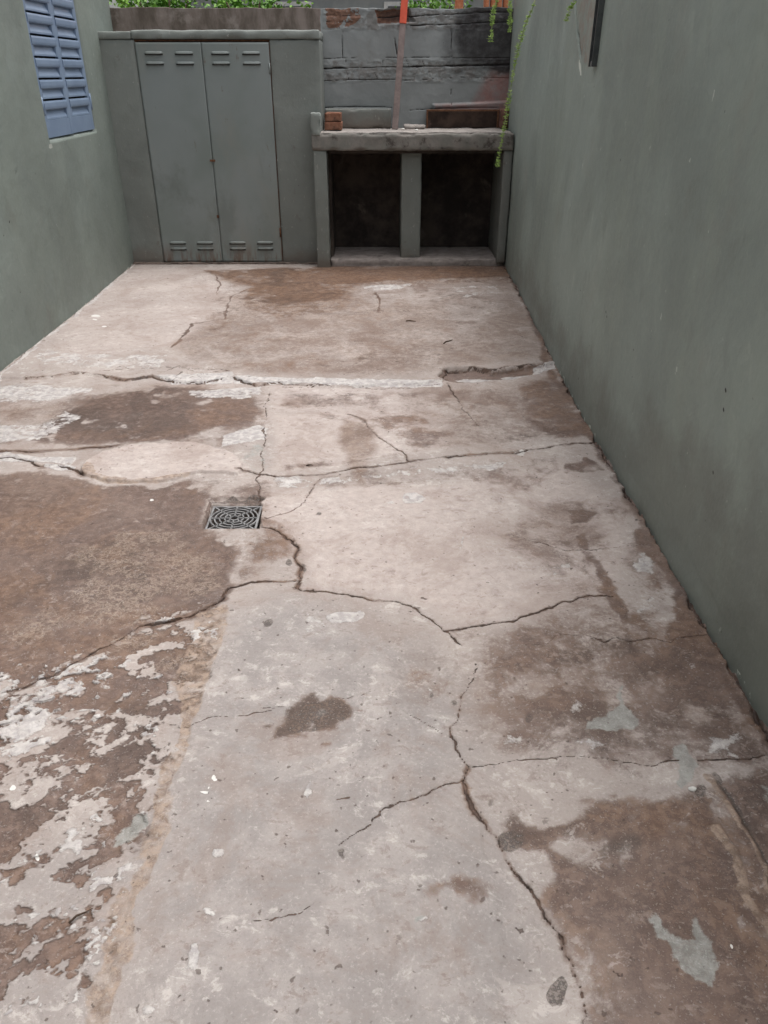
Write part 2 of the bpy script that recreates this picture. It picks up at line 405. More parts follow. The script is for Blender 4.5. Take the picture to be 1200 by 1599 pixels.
    o = thr(m, at('dark'), m.ma('ADD', MU(n_b, .6), MU(n_c, .4)), .7, .40, .62)
    base = m.mix(MU(o, m.step(n_c, .40, .60, .92, .5)), base, m.mix(m.step(n_c, .4, .62), rgb(60, 51, 47, K), rgb(98, 86, 78, K)))
    # grain
    base = m.mix(m.step(n_c, .56, .68, 0., .28), base, rgb(112, 97, 90, K))
    base = m.mix(m.step(n_c, .34, .45, .30, 0.), base, rgb(214, 206, 200, K))
    pit = MU(m.step(m.noise(50, 2, .5), .69, .74), .7)
    base = m.mix(pit, base, rgb(92, 77, 70, K))
    pit2 = MU(m.step(m.noise(23, 3, .6, 0, m.map((1, 1, 1), (9, 9, 9))), .715, .74), .8)
    base = m.mix(pit2, base, rgb(84, 68, 61, K))
    ca = m.ma('ADD', at('crack'), MU(m.ma('SUBTRACT', n_b, .5), .9))
    c = MU(m.step(ca, .34, .60), m.step(at('crack'), .05, .2))
    base = m.mix(MU(c, .93), base, m.mix(m.step(n_b, .4, .6), rgb(58, 44, 37, K), rgb(104, 82, 70, K)))
    hgt = m.ma('ADD', MU(n_c, .5), MU(n_b, .9))
    hgt = m.ma('SUBTRACT', hgt, MU(MU(d, at('flaky')), .9))
    hgt = m.ma('ADD', hgt, MU(p, .3)); hgt = m.ma('SUBTRACT', hgt, MU(c, 1.0))
    hgt = m.ma('SUBTRACT', hgt, m.ma('ADD', MU(pit, .9), pit2))
    m.bump(hgt, .005, .7)
    return m.done(base, m.step(d, 0, 1, .68, .48))
mat_fl = mat_floor()

def simple(name, c1, c2, scale=12, rough=.7, bump=.002, spec=.3, k=.85, metal=0., stain=None):
    m = M(name, rough, spec, metal)
    n = m.noise(scale, 6, .65); n2 = m.noise(scale*4, 4, .6)
    col = m.mix(m.step(n, .35, .65), rgb(*c1, k), rgb(*c2, k))
    if stain: col = m.mix(m.ma('MULTIPLY', m.step(m.noise(scale*.6, 6, .7, .3, m.map((1, 1, 1), (3, 3, 3))), .56, .68), .8), col, rgb(*stain, k))
    if bump: m.bump(m.ma('ADD', n, m.ma('MULTIPLY', n2, .5)), bump, .6)
    return m.done(col)
mat_blue = simple('blue_grey_shutter_paint', (114, 131, 154), (124, 141, 163), 4, .42, .0006, .4, 1.0)
mat_door = None
def mk_door():
    m = M('painted_sheet_metal', .42, .4)
    bl = m.noise(1.6, 4, .5, .2); n = m.noise(22, 6, .7); z = m.sep()[2]
    col = m.mix(m.step(bl, .35, .65), rgb(112, 119, 116, 1.18), rgb(122, 128, 127, 1.18))
    sc = m.step(m.noise(30, 3, .6, 0, m.map((1, 1, .5), (2, 2, 2))), .70, .74)
    col = m.mix(m.ma('MULTIPLY', sc, .5), col, rgb(148, 150, 148, .84))
    low = m.step(z, .22, .01)  # rust creeping up from the bottom edge
    r = m.ma('MULTIPLY', low, m.step(m.noise(7, 8, .7, 0, m.map((2.5, 1, .5))), .44, .6))
    dust = m.step(m.noise(1.3, 7, .65, .4, m.map((1.4, 1, .7), (8, 1, 2))), .48, .64); col = m.mix(m.ma('MULTIPLY', dust, .35), col, rgb(136, 134, 126, 1.02)); dk = m.step(m.noise(2.1, 7, .7, .4, m.map((1, 1, .6), (1, 6, 2))), .52, .66); col = m.mix(m.ma('MULTIPLY', dk, .35), col, rgb(92, 94, 90, 1.02))
    col = m.mix(m.ma('MULTIPLY', r, .75), col, rgb(112, 78, 58, .84))
    sp = m.ma('MULTIPLY', m.step(m.noise(9, 7, .75, 0, m.map((1, 1, .30), (5, 5, 5))), .62, .70), .75)
    col = m.mix(sp, col, rgb(104, 74, 56, .84))
    m.bump(m.ma('ADD', m.ma('MULTIPLY', bl, 4), m.ma('MULTIPLY', n, .2)), .004, .5)
    return m.done(col, m.step(n, .3, .7, .38, .55))
mat_door = mk_door()
mat_rust = simple('rusty_iron', (92, 62, 46), (120, 84, 62), 40, .8, .002)
mat_iron = simple('dark_iron_channel', (62, 66, 68), (84, 88, 88), 20, .45, .001, .5)
mat_brick = simple('worn_terracotta_brick', (124, 82, 64), (152, 110, 90), 22, .9, .004, .3, .8, stain=(78, 64, 56))
mat_pvc = simple('grey_grate', (118, 116, 116), (150, 148, 148), 30, .5, .0005, .4, .85, stain=(110, 104, 100))
mat_pit = simple('silt_and_slit_shade', (30, 27, 25), (44, 38, 34), 30, .9, .003)  # drain silt, and the painted shade of shutter slits and door louvres
mat_counter = simple('worn_counter_concrete', (124, 122, 116), (140, 134, 128), 11, .75, .005, stain=(66, 56, 52))
mat_counter_top = simple('ashy_counter_top', (138, 132, 128), (168, 160, 154), 14, .85, .004, stain=(96, 84, 78))
mat_sooty = simple('soot_brown_plaster', (58, 46, 42), (84, 68, 60), 8, .9, .004, stain=(120, 96, 88))
mat_plinth = simple('bare_concrete_plinth', (140, 130, 126), (164, 154, 148), 12, .85, .005, stain=(96, 88, 82))
mat_plinth_d = simple('dirty_threshold', (84, 74, 68), (118, 104, 96), 16, .9, .005, .3, .85, stain=(58, 48, 44))
mat_interior = simple('dark_interior', (48, 42, 40), (84, 74, 68), 4, .95, .003, stain=(104, 96, 88))
mat_leaf = simple('fern_green', (140, 172, 84), (170, 198, 110), 30, .6, 0, .3, 1.0)
mat_stem = simple('fern_stem', (150, 160, 110), (176, 182, 140), 30, .6, 0)
mat_hedge = simple('hedge_leaf', (70, 118, 34), (124, 168, 58), 6, .5, 0, .4)
mat_wood = simple('twig_bark', (70, 56, 46), (96, 78, 64), 60, .9, .001)
mat_pebble = simple('white_chip', (214, 212, 206), (232, 230, 224), 60, .8, .001)
mat_house = simple('pale_grey_render', (136, 144, 148), (156, 162, 164), 2, .8, .003)
mat_tile = simple('orange_clay', (176, 104, 70), (206, 140, 104), 25, .8, .003, stain=(120, 84, 66))
mat_white = simple('white_paint_frame', (206, 210, 210), (226, 228, 228), 10, .6, .001)
mat_earth = simple('bare_earth', (104, 92, 76), (128, 116, 96), 1.2, .95, .01)

# ================================================================== FLOOR
XR_pts = [(-4, 1.03), (0, 1.028), (1.48, 1.027), (1.94, 1.03), (2.65, 1.033), (3.3, 1.030), (3.73, 1.04), (4.38, 1.052), (5.03, 1.078), (5.67, 1.104), (6.55, 1.122), (7.3, 1.132), (8, 1.14)]
XL_pts = [(-4, -2.16), (4.24, -2.172), (5.4, -2.168), (6.24, -2.186), (7.1, -2.206), (8, -2.225)]
def XR(y): return np.interp(y, [p[0] for p in XR_pts], [p[1] for p in XR_pts])
def XL(y): return np.interp(y, [p[0] for p in XL_pts], [p[1] for p in XL_pts])

def build_floor():
    ax = np.arange(-2.30, 1.20, .0046)
    ys = [-1.6]
    while ys[-1] < 7.7:
        y = ys[-1]
        ys.append(y+(.03 if y < .3 else min(.0075, max(.003, .42*(y*y+2.25)/(1.5*768)))))
    ay = np.array(ys)
    S = Sheet(ax, ay, 11)
    P = floor_px; X, Y = S.A, S.B
    for n in ('dirt', 'tan', 'pale', 'grey', 'ochre', 'dark', 'crack', 'pinkish', 'cool', 'lace', 'rust', 'flaky', 'white'): S.field(n)
    D = lambda pts, v=.8, s=.04: S.paint("dirt", P(pts), v*1.22 if v < .5 else v, s*1.7)
    S.f['dirt'] += .20+.16*(fbm(X, Y, 1.7, 3, 301)-.5); S.f['pale'] += .16+.2*(fbm(X, Y, 1.2, 3, 302)-.5)
    # --- base tints
    S.paint('cool', P([(345, 950), (460, 930), (640, 1000), (735, 1100), (735, 1260), (860, 1440), (925, 1650), (100, 1650), (200, 1420), (280, 1150)]), .85, .12)
    S.paint('cool', P([(0, 1350), (150, 1300), (200, 1420), (140, 1650), (-60, 1650)]), .6, .1)
    S.paint('pinkish', P([(412, 780), (500, 762), (700, 757), (880, 720), (960, 790), (1000, 850), (930, 925), (860, 950), (720, 978), (640, 935), (480, 915), (470, 860), (420, 825)]), .9, .06)
    S.paint('pinkish', P([(130, 470), (210, 420), (330, 420), (345, 450), (330, 500), (285, 535), (120, 570), (60, 560)]), .5, .12)
    S.paint('pinkish', P([(425, 650), (560, 640), (640, 705), (520, 735), (430, 735)]), .8, .04)
    S.paint('pinkish', P([(430, 600), (690, 606), (700, 700), (640, 710), (560, 650), (430, 640)]), .7, .06)
    # --- tan, soft water stains
    T = lambda pts, v=.6, s=.1: S.paint('tan', P(pts), v, s)
    T([(270, 548), (310, 510), (350, 495), (362, 462), (395, 447), (340, 440), (325, 424), (560, 420), (800, 420), (815, 470), (860, 560), (700, 575), (640, 590), (350, 585)], .6, .08)
    T([(330, 424), (500, 420), (800, 420), (805, 442), (640, 448), (560, 462), (540, 490), (430, 500), (365, 480), (395, 452), (345, 440)], 1., .06)
    T([(640, 600), (860, 590), (930, 680), (700, 700), (640, 670)], .4, .08)
    T([(740, 815), (900, 790), (960, 870), (760, 860)], .38, .08)
    T([(735, 990), (950, 960), (1100, 1000), (1190, 1150), (1050, 1170), (960, 1130), (860, 1150), (740, 1140)], .65, .08)
    T([(540, 655), (582, 665), (578, 705), (565, 762), (550, 755), (545, 725), (535, 690)], .8, .02)
    T([(0, 640), (60, 630), (150, 622), (230, 600), (330, 600), (320, 625), (120, 660), (0, 660)], .5, .05)
    T([(640, 1020), (735, 1010), (740, 1060), (660, 1100), (600, 1070)], .3, .08)
    S.erase('tan', P([(560, 448), (640, 445), (700, 452), (690, 475), (600, 480), (560, 468)]), .75, .05)
    S.erase('tan', P([(690, 450), (770, 445), (790, 470), (740, 530), (700, 520)]), .6, .08)
    S.paint('rust', P([(310, 418), (820, 418), (820, 436), (600, 442), (560, 490), (420, 496), (330, 430)]), 1, .05)
    # --- brown dirt, peeled coating
    D([(-60, 735), (60, 738), (120, 748), (170, 760), (260, 757), (335, 745), (355, 752), (362, 780), (322, 785), (316, 826), (372, 838), (380, 860), (352, 900), (345, 930), (300, 955), (230, 970), (190, 990), (130, 1030), (60, 1062), (-60, 1100)], .95, .04)
    S.erase('dirt', P([(300, 745), (410, 745), (410, 780), (330, 780), (290, 765)]), .5, .04)
    D([(95, 645), (160, 612), (250, 602), (320, 606), (395, 612), (415, 640), (395, 668), (335, 672), (300, 690), (200, 693), (100, 696), (30, 690), (60, 662)], .82, .05)
    D([(690, 680), (650, 675), (640, 690), (690, 710), (740, 700)], .5, .04)
    D([(800, 602), (862, 590), (905, 640), (930, 685), (860, 690), (820, 668), (808, 640)], .66, .05)
    D([(735, 1010), (800, 1000), (850, 985), (960, 990), (1100, 1000), (1150, 1080), (1180, 1160), (1060, 1165), (1010, 1130), (960, 1135), (900, 1160), (860, 1125), (800, 1105), (745, 1140), (735, 1070)], .60, .07)
    D([(1000, 1000), (1110, 990), (1165, 1090), (1190, 1150), (1120, 1150), (1050, 1100), (990, 1060)], .72, .06)
    D([(985, 775), (1005, 790), (1100, 960), (1200, 1130), (1220, 1200), (1120, 1060), (1040, 1000), (1050, 930), (1020, 880), (990, 850)], .85, .025)
    D([(860, 560), (905, 640), (935, 690), (1000, 790), (985, 790), (920, 700), (880, 640), (845, 560), (800, 440), (806, 432)], .72, .02)
    D([(745, 1245), (800, 1248), (850, 1262), (900, 1250), (960, 1238), (1010, 1240), (1060, 1235), (1110, 1215), (1260, 1190), (1260, 1700), (930, 1700), (905, 1540), (880, 1480), (830, 1385), (790, 1340), (765, 1300)], .76, .05)
    for e, v in ((ell(830, 1360, 35, 22), .9), (ell(860, 1280, 45, 14), .8), (ell(905, 1328, 35, 10), .9), (ell(945, 1345, 30, 8), .9), (ell(990, 1375, 30, 16), .7), (ell(780, 1275, 22, 16), .7), (ell(1020, 1590, 70, 60), .35), (ell(1060, 1310, 16, 16), .8), (ell(900, 1590, 30, 60), .5), (ell(1000, 1235, 40, 10), .5)):
        S.erase('dirt', P(e), v, .03)
    D([(885, 725), (915, 714), (948, 733), (940, 742), (900, 742), (885, 748)], .85, .015)
    D([(880, 797), (925, 800), (912, 820), (890, 822)], .85, .015)
    D([(895, 835), (917, 832), (930, 870), (948, 905), (963, 930), (990, 990), (1010, 1050), (1030, 1060), (1000, 1080), (970, 1000), (935, 930), (922, 895), (905, 865)], .68, .012)
    D([(650, 1385), (720, 1368), (790, 1385), (755, 1415), (735, 1442), (700, 1410)], .74, .025)
    D([(745, 1590), (790, 1520), (830, 1515), (830, 1540), (790, 1590), (770, 1640)], .62, .05)
    D([(800, 1400), (850, 1420), (880, 1500), (850, 1560), (820, 1480)], .5, .05)
    D([(440, 738), (540, 730), (640, 712), (640, 700), (560, 715), (440, 725)], .45, .03)
    D([(495, 640), (560, 650), (540, 660), (500, 655)], .5, .02)
    D([(320, 424), (500, 419), (800, 419), (803, 436), (660, 440), (560, 446), (540, 470), (440, 480), (370, 470), (395, 450), (340, 436)], .78, .05)
    D([(430, 610), (700, 604), (860, 600), (930, 690), (760, 702), (640, 715), (560, 640), (430, 640)], .38, .06); D([(560, 650), (640, 640), (720, 660), (700, 700), (640, 712)], .46, .05)
    D([(740, 720), (900, 700), (960, 770), (1010, 850), (930, 930), (860, 945), (760, 900), (720, 800)], .36, .1); D([(760, 820), (950, 800), (990, 870), (930, 900), (770, 870)], .42, .08); D([(460, 740), (740, 716), (900, 706), (880, 760), (640, 770), (500, 772)], .38, .04)
    D([(700, 985), (900, 935), (1040, 940), (1180, 1110), (1260, 1200), (1080, 1240), (740, 1190), (745, 1050)], .47, .08); D([(600, 1000), (740, 1000), (735, 1130), (640, 1140), (590, 1080)], .36, .08)
    D([(900, 720), (985, 780), (1100, 970), (1010, 960), (930, 830)], .44, .06); D([(90, 600), (430, 600), (430, 700), (60, 700)], .42, .06); D([(-60, 600), (100, 600), (60, 700), (-60, 700)], .36, .05)
    D([(350, 440), (800, 420), (850, 560), (690, 580), (560, 595), (270, 580), (300, 520)], .33, .06); D([(340, 760), (420, 750), (470, 860), (400, 900), (345, 930)], .44, .05)
    D([(880, 1330), (1260, 1230), (1260, 1700), (930, 1700)], .76, .06); D([(690, 1240), (760, 1260), (860, 1440), (900, 1599), (820, 1560), (760, 1400)], .38, .07)
    # left front: mottled, flaking
    D([(-80, 1100), (60, 1068), (130, 1035), (230, 975), (340, 948), (330, 1040), (285, 1150), (270, 1190), (235, 1330), (190, 1420), (150, 1560), (130, 1700), (-80, 1700)], .53, .05)
    D([(-60, 1240), (40, 1240), (110, 1270), (120, 1370), (60, 1400), (-60, 1400)], .78, .08)
    D([(150, 1150), (230, 1150), (250, 1190), (180, 1260), (130, 1220)], .66, .05)
    D([(120, 1060), (280, 1030), (280, 1080), (150, 1120)], .68, .05)
    D([(-60, 1460), (140, 1440), (180, 1560), (120, 1700), (-80, 1700)], .42, .08)
    S.paint('flaky', P([(-80, 1090), (340, 930), (330, 1040), (285, 1150), (235, 1330), (150, 1560), (130, 1700), (-80, 1700)]), 1, .08)
    S.paint('lace', P([(120, 850), (250, 820), (330, 860), (345, 920), (300, 950), (180, 985), (20, 1010), (0, 960), (110, 940)]), .75, .08)
    S.paint('lace', P([(160, 1000), (300, 960), (320, 1040), (200, 1060)]), .55, .06)
    # rust coloured stretches
    S.paint('rust', P([(715, 1220), (745, 1240), (790, 1300), (850, 1370), (960, 1480), (970, 1599), (900, 1600), (870, 1460), (760, 1330)]), .7, .03)
    S.paint('rust', P([(740, 1240), (1060, 1240), (1110, 1300), (860, 1340), (800, 1330)]), .5, .06)
    S.paint('rust', P([(880, 970), (1050, 1010), (1100, 1080), (950, 1120), (780, 1100), (760, 1050)]), .35, .08)
    S.paint('rust', P([(-20, 740), (120, 745), (140, 800), (60, 860), (-20, 840)]), .3, .1)
    # ochre
    O = lambda pts, v=.75, s=.02: S.paint('ochre', P(pts), v, s)
    O([(300, 960), (345, 942), (342, 1000), (318, 1060), (305, 1100), (285, 1140), (275, 1100), (255, 1060), (285, 1010)], .68, .02)
    O([(200, 1375), (212, 1400), (205, 1440), (190, 1490), (165, 1535), (145, 1530), (160, 1480), (180, 1420)], .72, .015)
    O([(125, 738), (140, 722), (160, 745), (215, 752), (300, 745), (260, 756), (170, 757)], .8, .02)
    O([(405, 968), (415, 965), (425, 995), (408, 998)], .5, .02)
    # pale lime / laitance
    W = lambda pts, v=.7, s=.03: S.paint("pale", P(pts), v, s*1.6)
    W([(-40, 600), (40, 596), (150, 603), (150, 615), (80, 628), (-40, 660)], .60, .06)
    W([(-40, 665), (60, 660), (100, 640), (140, 650), (60, 690), (-40, 700)], .55)
    W([(60, 545), (150, 552), (270, 555), (260, 583), (160, 582), (60, 578), (30, 590), (10, 575)], .5, .06)
    W([(345, 682), (400, 664), (418, 672), (410, 690), (352, 694)], .85, .015)
    W([(360, 590), (440, 594), (690, 596), (690, 604), (600, 604), (440, 602), (360, 600)], .85, .012)
    W([(240, 590), (360, 585), (360, 600), (270, 602)], .7, .012)
    W([(290, 610), (415, 603), (415, 618), (380, 625), (290, 620)], .62, .02)
    W([(440, 745), (560, 745), (640, 728), (740, 722), (850, 708), (780, 735), (600, 750), (470, 768)], .5, .03)
    W([(425, 745), (480, 745), (470, 765), (420, 770)], .6, .02)
    W([(-40, 705), (30, 706), (60, 712), (120, 714), (110, 732), (60, 722), (-40, 718)], .72, .01)
    W([(60, 726), (90, 726), (120, 730), (110, 738), (60, 732)], .8, .008)
    W([(-60, 1050), (80, 1035), (200, 1030), (225, 1065), (130, 1100), (60, 1150), (30, 1190), (-60, 1200)], .95, .05)
    W([(130, 1080), (200, 1055), (240, 1060), (200, 1110), (150, 1130)], .52, .03)
    W([(205, 1140), (240, 1140), (250, 1165), (228, 1180), (215, 1165)], .8, .01)
    W([(50, 1140), (90, 1150), (70, 1190), (40, 1200)], .7, .02)
    W([(130, 1370), (180, 1330), (210, 1330), (160, 1400), (110, 1410)], .46, .03)
    W([(60, 1410), (160, 1350), (170, 1380), (90, 1430)], .42, .03)
    W([(0, 1400), (80, 1390), (130, 1420), (60, 1440), (-40, 1430)], .5, .04)
    W([(240, 1240), (262, 1200), (285, 1140), (290, 1150), (262, 1250), (230, 1350), (215, 1390), (205, 1380)], .62, .012)
    W([(560, 448), (640, 444), (640, 454), (580, 458)], .6, .04)
    W([(700, 448), (790, 445), (790, 462), (720, 470)], .45, .05)
    W([(800, 700), (850, 690), (900, 700), (880, 712), (800, 715)], .42, .03)
    W([(990, 860), (1010, 855), (1030, 890), (1020, 905), (985, 895)], .62, .02)
    W([(1000, 930), (1040, 920), (1050, 940), (1030, 955), (985, 960), (980, 940)], .5, .02)
    W([(895, 1155), (940, 1160), (970, 1172), (940, 1175), (900, 1168)], .62, .012)
    W([(1120, 1150), (1170, 1145), (1160, 1180), (1110, 1178)], .6, .025)
    W([(740, 1170), (780, 1120), (840, 1130), (830, 1190), (760, 1190)], .42, .04)
    W([(860, 1110), (900, 1080), (930, 1110), (900, 1140)], .45, .04)
    W([(1070, 1000), (1140, 1080), (1120, 1100), (1060, 1040)], .4, .04)
    W([(520, 1150), (600, 1140), (620, 1180), (560, 1220), (520, 1190)], .44, .04)
    W([(620, 1060), (720, 1080), (700, 1110), (640, 1110)], .42, .04)
    W([(400, 950), (520, 940), (540, 1000), (440, 1030), (400, 1000)], .38, .06)
    W([(800, 880), (900, 860), (920, 890), (850, 930), (800, 910)], .42, .05)
    W([(470, 1530), (620, 1540), (640, 1599), (470, 1599)], .38, .06)
    W([(240, 1530), (300, 1430), (350, 1420), (330, 1480), (290, 1560)], .36, .05)
    for e in (ell(345, 1333, 9, 12), ell(303, 1495, 13, 17), ell(325, 1432, 14, 6), ell(485, 1232, 7, 14), ell(660, 1440, 12, 6), ell(665, 1438, 5, 9), ell(720, 850, 3, 14), ell(235, 1576, 12, 8), ell(540, 965, 30, 10), ell(645, 780, 18, 8), ell(240, 1272, 16, 12), ell(200, 1365, 6, 10)):
        W(e, .68, .008)
    for e in (ell(327, 1219, 4.5, 2.5), ell(320, 1232, 2, 2), ell(318, 1239, 7, 2), ell(320, 1251, 2.3, 2), ell(329, 1251, 2.4, 2), ell(52, 1332, 4, 4), ell(157, 1425, 2, 2), ell(233, 782, 3, 2), ell(152, 496, 8, 1.5), ell(165, 512, 5, 1.2), ell(148, 502, 5, 1.2), ell(17, 1228, 5, 5), ell(1150, 1475, 3, 4)):
        S.paint('white', P(e), .9, .004)
    for e in (ell(610, 785, 9, 3), ell(508, 805, 5, 3)): S.paint('pale', P(e), .6, .01)
    # new cement splashes
    G = lambda pts, v=.80, s=.01: S.paint('grey', P(pts), v, s*2)
    G([(958, 1062), (970, 1065), (974, 1095), (972, 1108), (1000, 1130), (1000, 1142), (960, 1152), (915, 1146), (950, 1115), (962, 1105), (960, 1080)])
    G([(1025, 1432), (1045, 1428), (1062, 1455), (1090, 1458), (1090, 1432), (1105, 1428), (1122, 1470), (1122, 1490), (1105, 1532), (1075, 1515), (1060, 1490), (1050, 1470), (1028, 1460)])
    G([(1052, 1170), (1080, 1165), (1098, 1200), (1088, 1222), (1066, 1238), (1052, 1228), (1062, 1205)])
    G([(185, 1320), (225, 1265), (245, 1262), (250, 1280), (215, 1322)], .7)
    G([(400, 690), (412, 640), (420, 700), (440, 735), (420, 745), (395, 745), (370, 725)], .5, .02)
    G([(1185, 1225), (1215, 1235), (1215, 1280), (1188, 1260)], .6)
    G([(640, 1435), (662, 1430), (662, 1440), (645, 1448)], .7, .006)
    # dark spots and damp
    K = lambda pts, v=.8, s=.012: S.paint('dark', P(pts), v, s)
    K([(425, 1160), (443, 1110), (478, 1088), (498, 1082), (506, 1096), (530, 1088), (556, 1098), (562, 1110), (545, 1135), (505, 1148), (455, 1160)], .62, .018); D([(418, 1166), (432, 1140), (440, 1112), (462, 1098), (480, 1085), (500, 1082), (504, 1096), (520, 1086), (548, 1090), (564, 1100), (560, 1122), (541, 1128), (538, 1143), (508, 1148), (492, 1140), (470, 1160), (445, 1158)], .82, .022); [D(ell(random.uniform(405, 585), random.uniform(1075, 1175), random.uniform(4, 14), random.uniform(3, 8)), .62, .012) for _ in range(16)]; [S.erase('dirt', P(ell(random.uniform(430, 560), random.uniform(1085, 1160), random.uniform(4, 10), random.uniform(2, 5))), .6, .012) for _ in range(9)]; S.paint('rust', P([(400, 1180), (440, 1070), (600, 1070), (580, 1150)]), .6, .04)
    K([(455, 1120), (480, 1092), (520, 1100), (520, 1130), (480, 1145)], .8, .03)
    K([(776, 1312), (786, 1300), (803, 1297), (820, 1302), (824, 1316), (818, 1328), (798, 1332), (782, 1326)], .85, .014); K(ell(792, 1312, 12, 10), .8, .014); K(ell(878, 1559, 13, 22), .95, .006); K(ell(967, 1325, 40, 22), .62, .04); K(ell(1100, 1240, 16, 12), .72)
    K(ell(412, 972, 8, 5), .9); K(ell(768, 1260, 8, 9), .62); K(ell(862, 1288, 10, 10), .55); K(ell(444, 877, 8, 6), .7); K(ell(508, 805, 5, 3), .8)
    K(ell(470, 886, 6, 9), .7); K(ell(465, 849, 5, 6), .7); K(ell(683, 1092, 5, 5), .8); K(ell(827, 1118, 9, 6), .7); K(ell(718, 1106, 6, 6), .7)
    K(ell(620, 1465, 14, 22), .47, .02); K(ell(655, 1380, 4, 3), .9); K(ell(535, 1325, 8, 7), .85); K(ell(1150, 1465, 14, 3, rot=.5), .7); K(ell(557, 1022, 4, 3), .8)
    K([(1000, 1355), (1060, 1420), (1030, 1440), (980, 1400)], .38, .06)
    for i in range(110):
        px, py = random.uniform(-20, 1180), random.uniform(700, 1600)
        K(ell(px, py, random.uniform(1, 3.6), random.uniform(.8, 2.4)), random.uniform(.4, .85), .005)
    drift = .6*fbm(S.WA, S.WB, 3.2, 4, 401, .6)+.4*fbm(S.WA, S.WB, 11, 4, 402, .65)
    S.f['dirt'] *= 1-.55*sstep(.52, .68, drift)*(1-S.f['flaky'])*sstep(1.02, .8, S.f['dirt'])
    # --- relief
    S.h += .010*(fbm(X, Y, 1.1, 2, 5)-.5) + .0045*(fbm(X, Y, 7, 3, 6)-.5) + .0012*(fbm(X, Y, 45, 2, 8)-.5)
    th = .55; U = X*math.cos(th)+Y*math.sin(th); V_ = -X*math.sin(th)+Y*math.cos(th)
    F1 = .42*fbm(U*.85, V_*1.15, 7, 3, 25, .6)+.58*fbm(U*.9, V_*1.15, 27, 5, 21, .72); F2 = .4*fbm(U*.8, V_*1.2, 8, 3, 27, .6)+.6*fbm(U*.9, V_*1.15, 32, 5, 23, .72); low = S.f['flaky']
    flk = sstep(.50, .74, .20+.74*S.f['dirt']+2.5*(F1-.5))*low
    wht = sstep(.48, .80, .25+.60*S.f['pale']+2.6*(F2-.5))*low*(1-.8*flk)
    S.h -= .004*sstep(.35, .65, flk); S.h += .002*sstep(.35, .65, wht)
    S.f['dirt'] = S.f['dirt']*(1-.5*low)+.62*flk; S.f['pale'] = np.maximum(S.f['pale']*(1-.6*low), .85*wht)
    S.h += .0022*sstep(.4, .6, S.f['pale'])
    # far screed a little higher, its front edge broken
    edge = [(-60, 592), (40, 592), (85, 590), (118, 583), (160, 588), (200, 596), (240, 590), (270, 598), (310, 600), (360, 592), (400, 603), (440, 600), (500, 604), (560, 603), (640, 602), (690, 596), (700, 577), (740, 575), (765, 580), (820, 572), (850, 576), (905, 560)]
    S.raise_(P(edge+[(905, 400), (-400, 400), (-400, 592)]), .012, .005)
    tr = P([(683, 590), (690, 578), (740, 575), (765, 580), (820, 572), (855, 570), (848, 582), (800, 592), (740, 597), (700, 596)])
    S.raise_(tr, -.022, .008); S.paint('dirt', tr, .95, .01); S.erase('pale', tr, .9, .01)
    for pp in ([(700, 588), (740, 586), (790, 590), (740, 593)], [(780, 586), (830, 580), (826, 586), (790, 591)], [(830, 572), (870, 568), (872, 578), (836, 584)]): S.paint('pale', P(pp), .7, .01); 
    pt = P([(125, 738), (140, 718), (165, 706), (200, 698), (290, 692), (350, 700), (380, 715), (378, 745), (355, 742), (310, 741), (262, 755), (215, 755), (165, 752)])
    S.raise_(pt, .013, .004); S.erase('dirt', pt, 1, .006); S.paint('pinkish', pt, 1., .01); S.erase('tan', pt, 1, .01); W([(150, 722), (200, 702), (290, 698), (350, 706), (370, 730), (300, 736), (200, 738)], .46, .02); S.erase('pale', pt, .6, .01)
    rid = P([(1100, 1212), (1118, 1214), (1150, 1290), (1215, 1400), (1215, 1470), (1190, 1440), (1150, 1358), (1118, 1290), (1104, 1245)])
    S.paint('rust', rid, .5, .01); S.paint('ochre', rid, .34, .01)
    S.crack('ochre', P([(1104, 1212), (1128, 1240), (1165, 1310), (1215, 1405)]), .013, -.004, vary=.4); S.crack('ochre', P([(1120, 1295), (1150, 1358), (1190, 1440), (1215, 1480)]), .017, -.004, vary=.4); S.erase('dirt', rid, .22, .01)
    # slab beside the mottled strip stands proud
    S.raise_(P([(345, 950), (460, 925), (700, 990), (900, 1700), (100, 1700), (160, 1540), (212, 1400), (250, 1280), (285, 1150), (318, 1060)]), .004, .006)
    seam = [(345, 948), (335, 1000), (318, 1055), (300, 1105), (286, 1150), (272, 1195), (255, 1260), (235, 1330), (212, 1395), (190, 1460), (165, 1530), (140, 1640)]
    S.crack('ochre', P(seam), .045, 0, vary=.5)
    S.crack('dark', P([(1112, 1211), (1138, 1240), (1175, 1310), (1222, 1400)]), .010, .003, vary=.5)
    # --- cracks
    C = lambda pts, w=.005, d=.006, hv=.0, hw=.03: S.crack('crack', P(pts), w, d, 'dirt' if hv else None, hw, hv)
    C(edge[1:14], .007, .008, .6, .03)
    C([(440, 604), (540, 606), (620, 607), (660, 602), (690, 600)], .004, .003, .45)
    C([(690, 590), (695, 578), (740, 575), (765, 580), (820, 572), (862, 570)], .007, .008, .5, .03)
    C([(270, 598), (330, 586), (360, 582)], .004, .002, .4); C([(150, 583), (200, 580), (270, 577), (360, 582)], .004, 0, .45)
    C([(262, 583), (280, 574), (310, 585), (330, 590)], .004, 0, .4); C([(270, 597), (285, 584)], .004, 0); C([(310, 588), (320, 600)], .003, 0)
    C([(-40, 703), (40, 704), (100, 701), (150, 699), (185, 695)], .010, .010, .7, .04)
    C([(-40, 716), (20, 715), (50, 719), (60, 724), (90, 728), (112, 732), (130, 742)], .009, .010, .7, .04)
    C([(370, 735), (440, 744), (500, 742), (540, 735), (600, 728), (640, 720), (700, 714), (760, 709), (800, 708), (850, 700), (900, 693), (940, 689)], .0062, .010, .62, .035)
